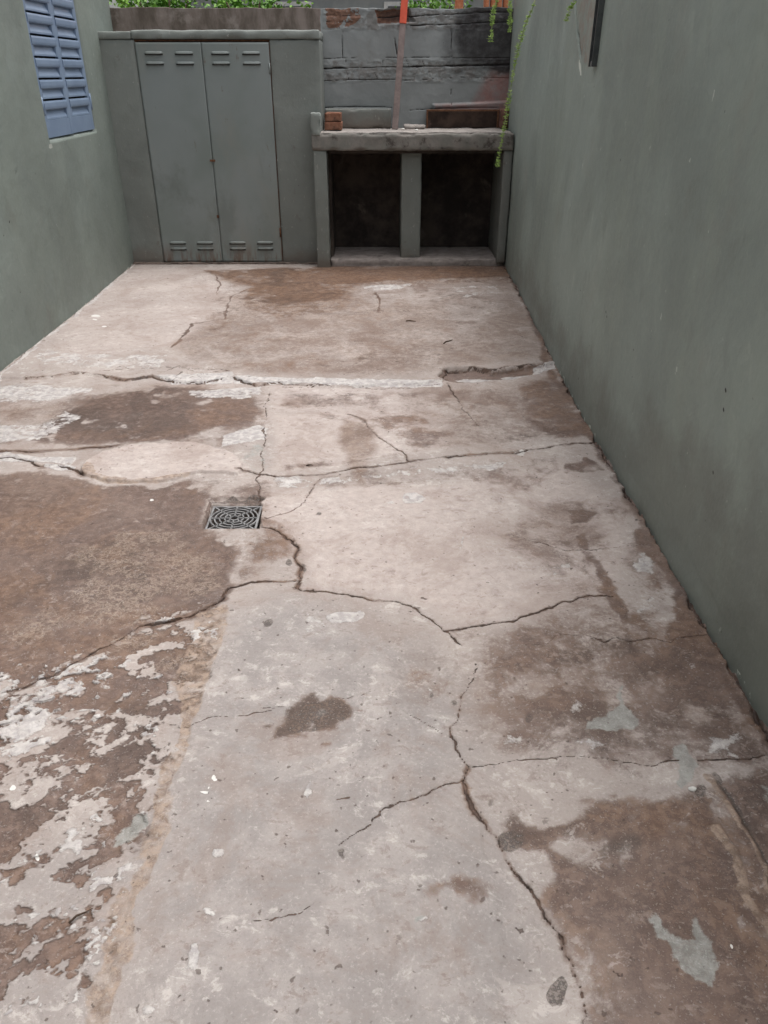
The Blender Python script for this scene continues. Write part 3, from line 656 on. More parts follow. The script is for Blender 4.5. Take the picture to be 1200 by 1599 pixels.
    C([(640, 719), (632, 708), (610, 695), (585, 675), (565, 655), (545, 648)], .0035, .002, .58, .03)
    C([(700, 598), (712, 620), (725, 640), (750, 665)], .005, .004, .5, .03)
    C([(418, 615), (415, 660), (410, 720), (405, 745), (400, 780)], .004, .003, .5, .025)
    C([(500, 742), (490, 762), (480, 780), (455, 800), (412, 810)], .003, .002, .5, .02)
    C([(408, 825), (430, 830), (455, 843), (468, 855), (462, 870), (470, 885), (466, 905), (463, 917)], .006, .007, .68, .022)
    C([(463, 905), (430, 908), (400, 912), (362, 915)], .006, .006, .6, .02)
    C([(362, 915), (345, 935), (320, 948), (300, 957), (260, 970), (225, 976)], .010, .014, .85, .035)
    C([(225, 974), (200, 990), (160, 1010), (120, 1030), (90, 1050), (40, 1072), (-20, 1092)], .0085, .008, .85, .028)
    C([(463, 917), (520, 925), (580, 935), (620, 940), (655, 955), (685, 975), (700, 985), (725, 1003)], .0042, .006, .56, .018)
    C([(360, 915), (430, 910), (463, 917)], .002, .003)
    C([(700, 984), (750, 975), (800, 968), (850, 955), (880, 940), (920, 930), (960, 931)], .0042, .006, .55, .02)
    C([(742, 1035), (735, 1060), (718, 1105), (700, 1150)], .0038, .004, .5, .018)
    C([(630, 1110), (665, 1125), (700, 1150)], .0016, .002, .0); C([(700, 1148), (704, 1170), (733, 1195)], .004, .006, .52, .016)
    C([(733, 1195), (724, 1220), (735, 1265), (755, 1290), (772, 1312), (800, 1360), (830, 1385)], .0042, .007, .66, .018)
    C([(830, 1385), (860, 1440), (885, 1490), (905, 1545), (918, 1599), (930, 1660)], .0042, .008, .62, .02)
    C([(733, 1195), (780, 1190), (820, 1182), (880, 1180), (950, 1185), (1020, 1193), (1062, 1190)], .0040, .004, .46, .012); C([(1090, 1187), (1150, 1183), (1215, 1180)], .003, .004)
    C([(724, 1218), (690, 1228), (650, 1243), (615, 1258), (585, 1275), (560, 1293), (540, 1310), (525, 1326)], .0028, .004, .5, .014)
    C([(880, 988), (920, 991), (945, 998), (960, 991), (975, 998), (1010, 993), (1040, 1000), (1060, 994), (1105, 990)], .0030, .004, .5, .012)
    C([(815, 1006), (850, 1001), (880, 988)], .0016, .002); C([(800, 838), (850, 848), (905, 860), (930, 858), (970, 853), (1015, 850)], .0024, .002, .45, .015)
    S.crack('dirt', P([(395, 450), (362, 465), (355, 485), (350, 500), (300, 508), (285, 530), (270, 546)]), .017, 0); S.crack('dirt', P([(585, 460), (592, 465), (592, 490)]), .014, 0); S.crack('dirt', P([(335, 432), (345, 445), (340, 462)]), .012, 0)
    C([(330, 470), (430, 478), (520, 484), (640, 490)], .003, 0)
    C([(525, 492), (600, 490), (640, 488)], .004, 0);  C([(400, 1440), (440, 1435), (480, 1420)], .0016, .001); C([(410, 1104), (450, 1106), (560, 1088), (590, 1078)], .0018, .001)
    C([(240, 1130), (290, 1130), (330, 1122), (365, 1120), (420, 1108)], .0022, .002, .4, .01)
    C([(525, 1245), (550, 1243)], .0016, 0); C([(820, 1240), (880, 1240)], .0012, 0); C([(1040, 1010), (1080, 1020)], .0015, 0)
    # gap along the right wall, mortar lip here and there
    ws = np.linspace(-1.5, 7.2, 200)
    S.crack('crack', [(float(XR(y))-.006, float(y)) for y in ws], .011, .016, 'dirt', .06, .70)
    S.crack('crack', [(float(XL(y))+.002, float(y)) for y in ws], .004, .003)
    lw = [(float(XL(y))+.02, float(y)) for y in ws if y > 4]; S.crack('pale', lw, .020, 0, vary=.9)
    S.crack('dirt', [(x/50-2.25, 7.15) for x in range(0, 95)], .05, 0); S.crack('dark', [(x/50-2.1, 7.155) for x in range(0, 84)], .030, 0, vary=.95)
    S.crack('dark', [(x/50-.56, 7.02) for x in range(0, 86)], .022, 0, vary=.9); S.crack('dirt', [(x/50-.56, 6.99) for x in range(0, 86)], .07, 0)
    # a few chips cut loose by the wall
    for i in range(26):
        y = random.uniform(1.5, 7); x = float(XR(y))-random.uniform(.0, .03); S.raise_(ell(x, y, random.uniform(.006, .02), random.uniform(.01, .05)), random.uniform(-.01, .008), .006)
    # drain pit: pull the sheet down inside the square
    pit = P([(331, 789), (409, 788), (404, 826), (321, 826)])
    sl, mk = S.mask(pit, .004, False); S.h[sl] -= .10*mk; S.f['dark'][sl] = np.maximum(S.f['dark'][sl], mk)
    back = P([(331, 789), (327, 781), (345, 779), (368, 778), (395, 778), (411, 781), (411, 790)]); S.raise_(back, -.014, .006); K([(325, 790), (332, 781), (350, 781), (368, 777), (380, 780), (397, 775), (415, 779), (413, 800), (408, 790)], 1., .010); K([(404, 790), (416, 786), (414, 815), (405, 828)], .62, .008); K([(312, 828), (322, 800), (330, 790), (322, 828)], .58, .008)
    rim = P([(315, 826), (327, 781), (333, 781), (322, 826)]); S.paint('dirt', rim, .9, .006)
    Pm = np.stack([X, Y, S.h], -1)
    me = grid_mesh('floor', Pm, S.f)
    o = add_obj('floor', me, mat_fl); tag(o, kind='structure'); return S
FS = build_floor()
def floor_z(x, y):
    i = int(np.clip(np.searchsorted(FS.a, x), 0, len(FS.a)-1)); j = int(np.clip(np.searchsorted(FS.b, y), 0, len(FS.b)-1)); return float(FS.h[i, j])

b = MB(); b.face([(-300, -300, -.2), (300, -300, -.2), (300, 300, -.2), (-300, 300, -.2)]); tag(b.build('ground', mat_earth), kind='structure')

# ================================================================== SIDE WALLS
def side_wall(name, fx, y0, y1, z1, sgn, mat, label, features, seed):
    root = empty(name, (float(fx(3.)), 3., 0), label, 'wall')
    ay = np.arange(y0, y1+.001, .014); az = np.concatenate([[-.12], np.arange(-.03, z1+.001, .014)])
    S = Sheet(ay, az, seed)
    for n in ('brown_tone', 'bare', 'fleck', 'crack'): S.field(n)
    S.h += .014*(fbm(S.A, S.B, .9, 2, seed+3)-.5)+.006*(fbm(S.A, S.B, 4, 3, seed+4)-.5)+.0016*(fbm(S.A, S.B, 22, 2, seed+5)-.5)
    features(S)
    Xb = fx(S.A)+sgn*S.h
    Pm = np.stack([Xb, S.A, S.B], -1)-np.array([float(fx(3.)), 3., 0])
    if sgn < 0: Pm = Pm[:, :, :]
    me = grid_mesh('render_coat', Pm, S.f, thick=(-sgn*.20, 0, 0))
    o = add_obj('render_coat', me, mat, root)
    bm = bmesh.new(); bm.from_mesh(me); bmesh.ops.recalc_face_normals(bm, faces=bm.faces[:]); bm.to_mesh(me); bm.free()
    return root
def feat_right(S):
    ridge = [(y, .0) for y in np.linspace(-1.5, 7.2, 40)]
    S.paint('brown_tone', [(-2, -.3), (7.8, -.3), (7.8, .2), (6, .35), (4.5, .3), (3, .35), (2, .6), (-2, .7)], .85, .35); S.paint('brown_tone', [(-2, -.2), (7.8, -.2), (7.8, .08), (-2, .08)], 1.1, .08)  # darker and browner towards the wall foot, higher at the near end
    S.paint('brown_tone', [(7.7, .2), (7.7, 1.2), (7.0, 1.0), (6.4, .3)], .5, .25)
    S.paint('fleck', [(-2, -.05), (7.8, -.05), (7.8, .006), (-2, .006)], .42, .012)
    W = lambda pts: [on_x(px, py, 1.05) for px, py in pts]
    S.crack('crack', W([(888, -30), (893, 10), (897, 45), (900, 65), (905, 92)]), .016, .012)
    S.paint('bare', W([(893, -10), (897, 40), (906, 98), (924, 104), (930, 60), (938, -10)]), .46, .02)
    S.paint('fleck', W([(900, 90), (906, 98), (908, 118), (902, 108)]), .8, .012)
    S.crack('crack', W([(1150, 520), (1140, 640), (1120, 760)]), .0015, 0); S.crack('crack', W([(948, 480), (955, 500)]), .003, 0)
    S.crack('crack', W([(890, 560), (935, 640), (950, 680)]), .0012, 0)
    # plaster foot, uneven
    n = fbm(S.A, S.B, 3, 3, 41); S.h += .010*sstep(.10, .0, S.B)*(n*1.6-.3)
def feat_left(S):
    S.paint('brown_tone', [(-2, -.2), (7.8, -.2), (7.8, .10), (5, .05), (-2, .1)], .5, .08)
    S.paint('fleck', [(3.5, -.05), (7.2, -.05), (7.2, .015), (3.5, .012)], .55, .02)
    for px, py in ((15, 345), (7, 366), (33, 458), (48, 404), (25, 268), (12, 200)):
        y, z = on_x(px, py, -2.17); S.crack('crack', [(y, z-.012), (y+.01, z+.01)], .007, .004)
    y, z = on_x(80, 225, -2.17); S.paint('fleck', [(y-.03, z-.01), (y+.04, z-.02), (y+.03, z+.012), (y-.02, z+.014)], .9, .012)
    # window reveal: sunk rectangle behind the shutter
    S.raise_([(5.665, 1.118), (6.70, 1.118), (6.70, 2.25), (5.665, 2.25)], -.055, .006, False)
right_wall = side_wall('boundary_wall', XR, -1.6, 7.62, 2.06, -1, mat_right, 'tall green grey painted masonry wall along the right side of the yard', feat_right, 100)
left_wall = side_wall('house_wall', XL, -1.6, 7.62, 3.7, 1, mat_left, 'green grey painted house wall with a blue louvred shutter, on the left', feat_left, 200)

rw = MB(left_wall.location)   # unseen house return with a doorway gap, added to shade the near yard
rw.rough_box(-2.3, -.62, -1.78, -1.56, -.15, 3.7, .16, .004, .006, 401); rw.rough_box(.42, 1.24, -1.78, -1.56, -.15, 3.7, .16, .004, .006, 402); rw.rough_box(-.618, .418, -1.78, -1.56, 2.08, 3.7, .16, .004, .006, 403)
rw.build('added_rear_wall', mat_left, left_wall)
# shutter: two leaves of pressed sheet metal
def shutter_leaf(y0, y1, root):
    org = left_wall.location
    X0 = -2.172-.004   # front face of sheet
    def xw(y): return float(XL(y))
    zb, zt = 1.125, 2.235; st = .042
    mb = MB(org); yc = (y0+y1)/2; xf = xw(yc)-.012
    p = MB(org)
    # frame of the leaf
    p.box(xf-.022, xf, y0, y0+st, zb, zt, .002); p.box(xf-.022, xf, y1-st, y1, zb, zt, .002)
    p.box(xf-.021, xf-.001, y0+st-.001, y1-st+.001, zb, zb+.105, .002); p.box(xf-.021, xf-.001, y0+st-.001, y1-st+.001, zt-.06, zt, .002)
    leaf = p.build('shutter_leaf', mat_blue, root)
    # pressed louvres: pitch .124
    z = zb+.105; pitch = .1232; lv = MB(org); n = 0
    while z+pitch < zt-.055:
        a0, a1 = y0+st, y1-st
        # flat band with slit above, scooped pocket below; profile (x offset inward negative, z)
        prof = [(-.024, z+.0), (-.003, z+.002), (-.0035, z+.012), (-.008, z+.022), (-.016, z+.036), (-.020, z+.050), (-.020, z+.0585), (-.001, z+.060), (.004, z+.066), (.006, z+.078), (.006, z+.100), (.003, z+.110), (-.004, z+.1115), (-.024, z+.1115)]
        lv.prism(prof, a0+.0, a1-.0, lambda u, v, a: (xf+u, a, v))
        # thin sheet behind the slit
        pass
        # plain margins either side of the pocket so it reads as pressed
        for q0, q1 in ((a0-.001, a0+.022), (a1-.022, a1+.001)):
            lv.prism([(-.022, z+.0), (-.0015, z+.001), (.0005, z+.060), (.0045, z+.066), (.0065, z+.078), (.0065, z+.100), (.0035, z+.1105), (-.022, z+.1105)], q0, q1, lambda u, v, a: (xf+u, a, v))
        z += pitch; n += 1
    lv.build('louvre_panel', mat_blue, leaf); bk = MB(org); bk.box(xf-.034, xf-.027, y0+.01, y1-.01, zb+.02, zt-.02); bk.build('slit_shade', mat_pit, leaf)  # dark sheet behind the louvres stands in for shade in the slits
    return leaf
ym = 6.19
shutter_leaf(5.675, ym-.004, left_wall); shutter_leaf(ym+.004, 6.69, left_wall)
for yy in (5.668, 6.697):
    for zz in (1.26, 1.98):
        h = MB(left_wall.location); x = float(XL(yy)); h.tube([(x-.006, yy, zz), (x-.006, yy, zz+.11)], .008, 8); h.box(x-.02, x-.002, yy-.01 if yy > 6 else yy-.004, yy+.004 if yy > 6 else yy+.01, zz+.02, zz+.09)
        h.build('hinge', mat_blue, left_wall)

# ================================================================== BACK WALL of blocks
YB = 7.62
def mat_back():
    m, base, fine = mat_paint('painted_block_wall', (117, 120, 120), streak=False, k=1.4)
    k = 1.1; n = m.noise(12, 7, .7); n2 = m.noise(30, 5, .7); n3 = m.noise(4, 5, .65)
    mortar = thr(m, m.attr('mortar'), n, 1.1, .42, .62); base = m.mix(m.ma('MULTIPLY', mortar, .6), base, rgb(104, 99, 95, k))
    con = thr(m, m.attr('concrete'), n, .25, .45, .55)
    cc = m.mix(m.step(m.noise(1., 6, .65, .3, m.map((7, 7, 2.5))), .38, .66), rgb(86, 76, 68, k), rgb(124, 112, 106, k))
    cc = m.mix(m.ma('MULTIPLY', m.step(n3, .55, .68), .6), cc, rgb(144, 134, 128, k))
    base = m.mix(con, base, cc)
    br = thr(m, m.attr('brick'), n, .9, .45, .55); base = m.mix(br, base, m.mix(m.step(n2, .35, .65), rgb(96, 70, 58, k), rgb(128, 96, 80, k)))
    cr = m.ma('MULTIPLY', m.step(m.ma('ADD', m.attr('crack'), m.ma('MULTIPLY', m.ma('SUBTRACT', n2, .5), .8)), .4, .65), m.step(m.attr('crack'), .05, .2)); base = m.mix(cr, base, rgb(38, 34, 33, k))
    red = m.ma('MULTIPLY', m.attr('red'), m.step(n, .35, .6, .5, 1.)); base = m.mix(red, base, m.mix(n2, rgb(118, 84, 80, k), rgb(160, 122, 116, k)))
    so = m.ma('MULTIPLY', m.step(m.ma('ADD', m.attr('soot'), m.ma('MULTIPLY', m.ma('SUBTRACT', n3, .5), .9)), .1, 1.0), m.step(n, .3, .6, .8, 1.)); base = m.mix(m.ma('MULTIPLY', so, .93), base, rgb(34, 30, 32, k))
    return m.done(base, .65)
def build_back():
    ax = np.arange(-2.42, 1.35, .007); az = np.concatenate([[-.12], np.arange(.0, 1.0, .03), np.arange(1.0, 1.975, .0055)])
    S = Sheet(ax, az, 300, warp=((.006, 9), (.003, 30)))
    for n in ('mortar', 'concrete', 'brick', 'crack', 'soot', 'red'): S.field(n)
    S.CA = S.A+.22*(S.CA-S.A); S.CB = S.B+.22*(S.CB-S.B)
    W = lambda pts: [on_y(px, py, YB) for px, py in pts]
    S.h += .010*(fbm(S.A, S.B, 1.3, 2, 31)-.5)+.005*(fbm(S.A, S.B, 12, 3, 32)-.5)
    S.paint('concrete', W([(120, -5), (501, -5), (501, 70), (120, 70)]), 1, .004)
    S.raise_(W([(100, -15), (501, -15), (501, 70), (100, 70)]), .012, .004)
    J = lambda pts, w=.007, d=.008: S.crack('crack', W(pts), w*.8, d)
    rows = [(88, .5), (106, .7), (126, .4)]
    J([(505, 92), (560, 90), (700, 90), (800, 91)], .005, .006)
    J([(505, 107), (545, 106), (600, 105), (700, 103), (800, 101)], .012, .012)
    J([(505, 126), (560, 124), (640, 125), (720, 121), (800, 122)], .006, .007)
    J([(505, 168), (560, 166), (612, 168)], .006, .006); J([(640, 172), (700, 169), (790, 167)], .008, .008)
    J([(535, 46), (535, 90)], .007, .01); J([(705, 46), (705, 89)], .006, .01); J([(705, 127), (705, 164)], .006, .01); J([(617, 60), (622, 100)], .01, .01); J([(598, 94), (598, 105)], .006)
    J([(540, 92), (541, 106), (545, 125)], .004, .005); J([(635, 93), (640, 104)], .006, .006); J([(660, 95), (663, 103)], .006, .006); J([(585, 113), (590, 124)], .004); J([(670, 112), (672, 122)], .004)
    J([(640, 40), (700, 38), (740, 36), (800, 34)], .009, .009); J([(640, 26), (690, 22), (760, 20), (800, 20)], .008, .008)
    S.paint('mortar', W([(505, 96), (800, 92), (800, 126), (505, 128)]), .5, .02); S.paint('mortar', W([(505, 20), (800, 12), (800, 48), (505, 48)]), .55, .02)
    band = sstep(0, 1, np.zeros_like(S.A))
    for poly in ([(505, 94), (800, 90), (800, 128), (505, 130)], [(505, 12), (800, 10), (800, 46), (505, 48)]):
        sl, mk = S.mask(W(poly), .012, False); S.h[sl] += mk*.016*(fbm(S.A[sl]*.5, S.B[sl], 30, 4, 71, .6)-.45)
    # mortar between the three course heights bulges like squeezed snots
    # exposed brick and broken hole
    S.paint('brick', W([(507, 12), (560, 12), (566, 28), (545, 44), (508, 44)]), .62, .01); S.paint('brick', W([(585, 16), (640, 14), (640, 36), (590, 38)]), .8, .01)
    S.raise_(W([(588, 16), (640, 14), (642, 26), (648, 34), (592, 38)]), -.035, .01)
    S.paint('soot', W([(590, 18), (640, 14), (645, 34), (630, 36), (592, 32)]), .6, .015)
    J([(510, 24), (560, 26)], .006, .006); J([(510, 34), (550, 35)], .006, .006); J([(590, 27), (640, 25)], .008, .01)
    # soot climbing the corner over the grill
    S.paint('soot', W([(716, 15), (770, -10), (880, -15), (880, 128), (800, 122), (765, 112), (722, 100), (708, 70)]), 1.2, .12); S.paint('soot', W([(690, 30), (860, 0), (860, 130), (690, 110)]), .55, .10)
    S.paint('soot', W([(700, 90), (830, 40), (830, 150), (770, 125), (700, 130)]), .5, .12)
    S.paint('soot', W([(660, 160), (800, 165), (800, 215), (660, 215)]), .5, .05); S.paint('soot', W([(505, 20), (640, 10), (640, 24), (505, 26)]), .3, .02)
    S.erase('soot', W([(740, 165), (756, 132), (772, 116), (800, 116), (800, 168)]), .8, .04); S.paint('red', W([(738, 163), (756, 130), (770, 112), (800, 112), (800, 165)]), .9, .05); S.paint('red', W([(680, 163), (800, 160), (800, 176), (680, 176)]), .8, .02)
    S.raise_(W([(676, 163), (720, 162), (800, 158), (800, 173), (676, 172)]), .02, .01, False)
    # crumbled top edge
    top = S.B > 1.93; S.B = S.B + np.where(S.B > 1.9, (S.B-1.9)/.07*(.025*(fbm(S.A, S.A*0, 6, 4, 91)-.5)), 0)
    Pm = np.stack([S.A, YB-S.h, S.B], -1)-np.array([0, YB, 0])
    root = empty('block_wall', (0, YB, 0), 'low block wall closing the far end, bare concrete left and sooty right', 'wall')
    me = grid_mesh('block_face', Pm, S.f, thick=(0, .15, 0)); add_obj('block_face', me, mat_back(), root)
    bm = bmesh.new(); bm.from_mesh(me); bmesh.ops.recalc_face_normals(bm, faces=bm.faces[:]); bm.to_mesh(me); bm.free()
    return root
block_wall = build_back()

# ================================================================== STORAGE CUPBOARD
YC = 7.16
def build_cupboard():
    root = empty('storage_cupboard', (-1.34, YC, 0), 'green grey masonry cupboard with double metal doors in the far left corner', 'cupboard')
    o = root.location
    s = MB(o)
    s.rough_box(-2.24, -1.932, YC, YB-.005, -.03, 1.735, .04, .003, .006, 3); s.rough_box(-.860, -.462, YC+.002, YB-.004, -.03, 1.735, .035, .003, .008, 4)
    s.rough_box(-1.94, -.85, YC+.004, YB-.006, -.03, .012, .04, .003, .004, 7)
    s.build('side_pier', mat_mas, root)
    # shallow head band and lip
    t = MB(o); t.rough_box(-2.24, -1.95, YC-.012, YB-.006, 1.737, 1.790, .04, .003, .008, 9); t.rough_box(-1.95, -.458, YC-.014, YB-.007, 1.738, 1.800, .035, .004, .010, 10, chip=.02)
    t.build('lintel', mat_mas, root)
    th = MB(o); th.rough_box(-2.21, -.545, YC-.045, YC-.006, -.02, .024, .018, .009, .006, 14, chip=.05); th.build('threshold', mat_plinth_d, root)
    fr = MB(o)  # door frame angle
    fr.box(-1.934, -1.915, YC+.012, YC+.05, .014, 1.722, .002); fr.box(-.880, -.858, YC+.012, YC+.05, .014, 1.722, .002); fr.box(-1.934, -.858, YC+.013, YC+.05, 1.7225, 1.7365, .002)
    fr.build('door_frame', mat_rust, root)
    xs = [-1.929, -1.402, -.864]
    for i in range(2):
        x0, x1 = xs[i]+.002, xs[i+1]-.002
        # sheet leaf with a gentle dish, on a fine grid
        ax = np.linspace(x0, x1, 40); az = np.linspace(.024, 1.716, 110); A, B = np.meshgrid(ax, az, indexing='ij')
        h = .006*(fbm(A, B, 1.6, 3, 60+i)-.5)
        u = (A-x0)/(x1-x0)
        # louvre slots pressed out
        ed = np.minimum(np.minimum(A-x0, x1-A), np.minimum(B-.024, 1.716-B)); h = h*sstep(0, .06, ed)
        Pm = np.stack([A, YC-.008-h, B], -1)-np.array(o[:])
        me = grid_mesh('metal_door', Pm, {}, thick=(0, .018, 0)); lf = add_obj('metal_door', me, mat_door, root)
        bm = bmesh.new(); bm.from_mesh(me); bmesh.ops.recalc_face_normals(bm, faces=bm.faces[:]); bm.to_mesh(me); bm.free()
        for zc in (1.60, .155):
            for dz in (.035, -.035) if zc > 1 else (.028, -.022):
                for fx in (.27, .73):
                    xm = x0+(x1-x0)*fx; w = .075; z = zc+dz; yv = YC-.008
                    v = MB(o)   # half-round pressed louvre opening downwards
                    prof = [(0, 0.), (-.010, .001), (-.0125, .005), (-.011, .012), (-.006, .019), (0, .022), (.004, .011)]
                    n = 8; P_ = []
                    for k in range(n+1):
                        e = k/n; sc = math.sin(math.pi*min(1, max(0, min(e, 1-e)*5+.0))*.5) if e not in (0, 1) else 0.02
                        P_.append([v.bm.verts.new(Vector((xm-w+2*w*e, yv+p[0]*sc*(1 if p[0] < 0 else 1), z+.011+(p[1]-.011)*(.35+.65*sc)))-v.o) for p in prof])
                    for k in range(n):
                        for q in range(len(prof)-1): v.bm.faces.new((P_[k][q], P_[k][q+1], P_[k+1][q+1], P_[k+1][q]))
                    v.build('louvre', mat_door, lf)
                    d = MB(o); d.box(xm-w+.004, xm+w-.004, yv-.0085, yv-.0005, z-.0055, z+.0008); d.build('louvre_shade', mat_pit, lf)  # dark strip stands in for the shade inside the louvre opening
    # hinges, latch, lock stain
    for zz in (1.50, .24):
        h = MB(o); h.tube([(-.868, YC-.012, zz), (-.868, YC-.012, zz+.075)], .006, 8); h.build('hinge', mat_door if zz > 1 else mat_rust, root)
    l = MB(o); l.tube([(-1.400, YC-.002, .86), (-1.400, YC-.022, .86)], .009, 10); l.box(-1.425, -1.378, YC-.018, YC-.012, .852, .868, .001); l.build('latch', mat_rust, root)
    l = MB(o); l.box(-1.415, -1.395, YC-.016, YC-.009, .40, .425, .002); l.build('latch', mat_rust, root)
    return root
cupboard = build_cupboard()

# ================================================================== BARBECUE
def build_bbq():
    xr = float(XR(7.1)); root = empty('barbecue', (.3, 7.2, 0), 'built in masonry barbecue with two dark openings in the far right corner', 'barbecue')
    o = root.location; yf = 6.97
    c = MB(o); c.rough_box(-.545, xr-.012, yf, YB-.012, .948, 1.078, .022, .006, .010, 21, chip=.05); c.build('counter_slab', mat_counter, root)
    top = MB(o)
    n = 60; m_ = 16
    ax = np.linspace(-.50, xr-.03, n); ay = np.linspace(yf+.012, YB-.02, m_); A, B = np.meshgrid(ax, ay, indexing='ij')
    h = 1.082+.012*(fbm(A, B, 8, 4, 55)-.4)
    me = grid_mesh('ash_skim', np.stack([A, B, h], -1)-np.array(o[:]), {}, thick=(0, 0, -.02)); add_obj('ash_skim', me, mat_counter_top, root)
    k = MB(o); k.rough_box(-.548, -.470, yf-.004, YC-.003, 1.06, 1.226, .02, .006, .008, 23, chip=.05); k.build('upstand', mat_mas, root)
    p = MB(o); p.rough_box(-.535, -.425, yf+.012, YC-.006, -.02, .950, .03, .004, .006, 24); p.build('post', mat_mas, root)
    p = MB(o); p.rough_box(.200, .372, 7.09, YB-.012, .06, .950, .03, .004, .012, 25); p.build('post', mat_mas, root)
    p = MB(o); p.rough_box(xr-.085, xr-.010, 6.99, YB-.012, .04, .950, .03, .004, .010, 26); p.build('post', mat_mas_d, root)
    f = MB(o); f.rough_box(-.424, xr-.012, 7.03, YB-.012, -.02, .072, .022, .006, .012, 27, chip=.06); f.build('plinth', mat_plinth, root)
    i = MB(o); i.box(-.424, .198, YB-.05, YB-.014, .074, .946, .002); i.box(.374, xr-.087, YB-.05, YB-.014, .074, .946, .002); i.box(-.424, -.400, YC-.004, YB-.052, .073, .946); i.box(-.422, xr-.087, 7.02, YB-.05, .925, .9455)
    i.build('dark_lining', mat_interior, root)  # dark lining on back, left side and ceiling of the openings
    return root
bbq = build_bbq()

# things on the counter
def W(px, py, Y): return on_y(px, py, Y)
zt = 1.088
for i, (px0, px1, dz, lab) in enumerate(((507, 534, 0, 'lower of the two loose terracotta bricks on the barbecue counter'), (508, 533, .066, 'upper loose terracotta brick stacked on another on the barbecue counter'))):
    x0 = W(px0, 190, 7.2)[0]; x1 = W(px1, 190, 7.2)[0]
    b = MB((x0, 7.2, zt+dz)); b.rough_box(x0, x1, 7.18, 7.40, zt+dz, zt+dz+.062, .016, .003, .006, 31+i, chip=.03)
    ob = b.build('brick', mat_brick); ob.location = (x0, 7.2, zt+dz); tag(ob, lab, 'brick', 'loose bricks on the barbecue counter')
x0 = W(509, 190, 7.47)[0]; x1 = W(611, 190, 7.47)[0]
b = MB((x0, 7.47, zt)); b.rough_box(x0, x1, 7.47, 7.60, zt, W(560, 170, 7.47)[1], .02, .003, .007, 35, chip=.03); ob = b.build('concrete_block', mat_mas); ob.location = (x0, 7.47, zt)
tag(ob, 'painted concrete block standing behind the loose bricks on the barbecue counter', 'block')
# sooty tray / firebox panel on the right
x0 = W(666, 190, 7.50)[0]; x1 = W(779, 190, 7.50)[0]; z1 = W(720, 171, 7.5)[1]
root = empty('fire_box', (x0, 7.5, zt), 'shallow sooty iron fire box frame on the right of the barbecue counter', 'fire box')
f = MB(root.location)
for q in ((x0, x1, 7.49, 7.515, z1-.014, z1), (x0, x0+.014, 7.49, 7.515, zt, z1-.0145), (x1-.016, x1, 7.49, 7.515, zt, z1-.0145)): f.box(*q, .002, .001)
f.build('frame', mat_rust, root)
f = MB(root.location); f.rough_box(x0+.012, x1-.012, 7.53, 7.60, zt, z1-.004, .02, .006, .002, 37); f.build('back_panel', mat_sooty, root)
b = MB((x1, 7.4, zt)); b.rough_box(x1+.004, x1+.075, 7.42, 7.60, zt, z1+.004, .018, .004, .006, 38, chip=.04); ob = b.build('brick', simple('scorched_brick', (104, 72, 62), (140, 104, 92), 20, .9, .004, stain=(70, 60, 56))); ob.location = (x1, 7.4, zt)
tag(ob, 'scorched upright brick between the fire box and the right wall', 'brick')
# broken mortar lumps in the middle
for i, (px, s, lab) in enumerate(((640, .055, 'grey mortar lump beside the foot of the pole'), (655, .045, 'broken mortar lump between the pole and the fire box'))):
    x = W(px, 196, 7.42)[0]; b = MB((x, 7.42, zt)); b.rough_box(x-s, x+s, 7.38, 7.46, zt-.004, zt+.035, .018, .012, .012, 50+i); ob = b.build('mortar_lump', mat_counter_top); ob.location = (x, 7.42, zt); tag(ob, lab, 'rubble')
for i, (px, py, lab) in enumerate(((630, 198, 'small white chip near the foot of the pole'), (651, 203, 'small white chip at the front edge of the barbecue counter'))):
    Yc = 7.22 if i == 0 else 7.05; x, z = W(px, py, Yc); bm = bmesh.new(); bmesh.ops.create_icosphere(bm, subdivisions=2, radius=.011)
    for v in bm.verts: v.co = Vector((v.co.x*1.3, v.co.y, v.co.z*.7))*(1+random.uniform(-.15, .15))
    me = bpy.data.meshes.new('chip'); bm.to_mesh(me); bm.free(); ob = add_obj('stone_chip', me, mat_pebble); ob.location = (x, Yc, 1.096); tag(ob, lab, 'stone chip')
# pole
def build_pole():
    b_ = W(617, 196, 7.30); t_ = W(634, -40, 7.56); mid = W(631, 38, 7.52)
    p0 = Vector((b_[0], 7.30, zt)); p1 = Vector((t_[0]+.025, 7.54, 2.45))
    root = empty('pole', p0, 'leaning flat pole with red top and bare lower length standing on the barbecue', 'pole')
    d = (p1-p0).normalized(); side = Vector((1, 0, 0)); side = (side-d*side.dot(d)).normalized(); nn = d.cross(side)
    def bar(a, b, w, t):
        mb = MB(p0); vs = []
        for P in (a, b):
            vs.append([mb.bm.verts.new(P-p0+side*sx*w+nn*sy*t) for sx, sy in ((-1, -1), (1, -1), (1, 1), (-1, 1))])
        for k in range(4): mb.bm.faces.new((vs[0][k], vs[0][(k+1) % 4], vs[1][(k+1) % 4], vs[1][k]))
        mb.bm.faces.new(vs[0][::-1]); mb.bm.faces.new(vs[1]); bmesh.ops.bevel(mb.bm, geom=mb.bm.edges[:], offset=.003, segments=2, affect='EDGES'); return mb
    L_ = (p1-p0).length; k = (mid[1]-p0.z)/(p1.z-p0.z)
    bar(p0, p0+(p1-p0)*k, .026, .012).build('lower_length', simple('rosy_bare_timber', (122, 108, 104), (146, 130, 126), 14, .7, .002, stain=(96, 84, 80)), root)
    bar(p0+(p1-p0)*k, p1, .028, .014).build('red_length', simple('red_paint', (186, 72, 48), (206, 88, 62), 10, .55, .001, .4, 1.), root)
build_pole()

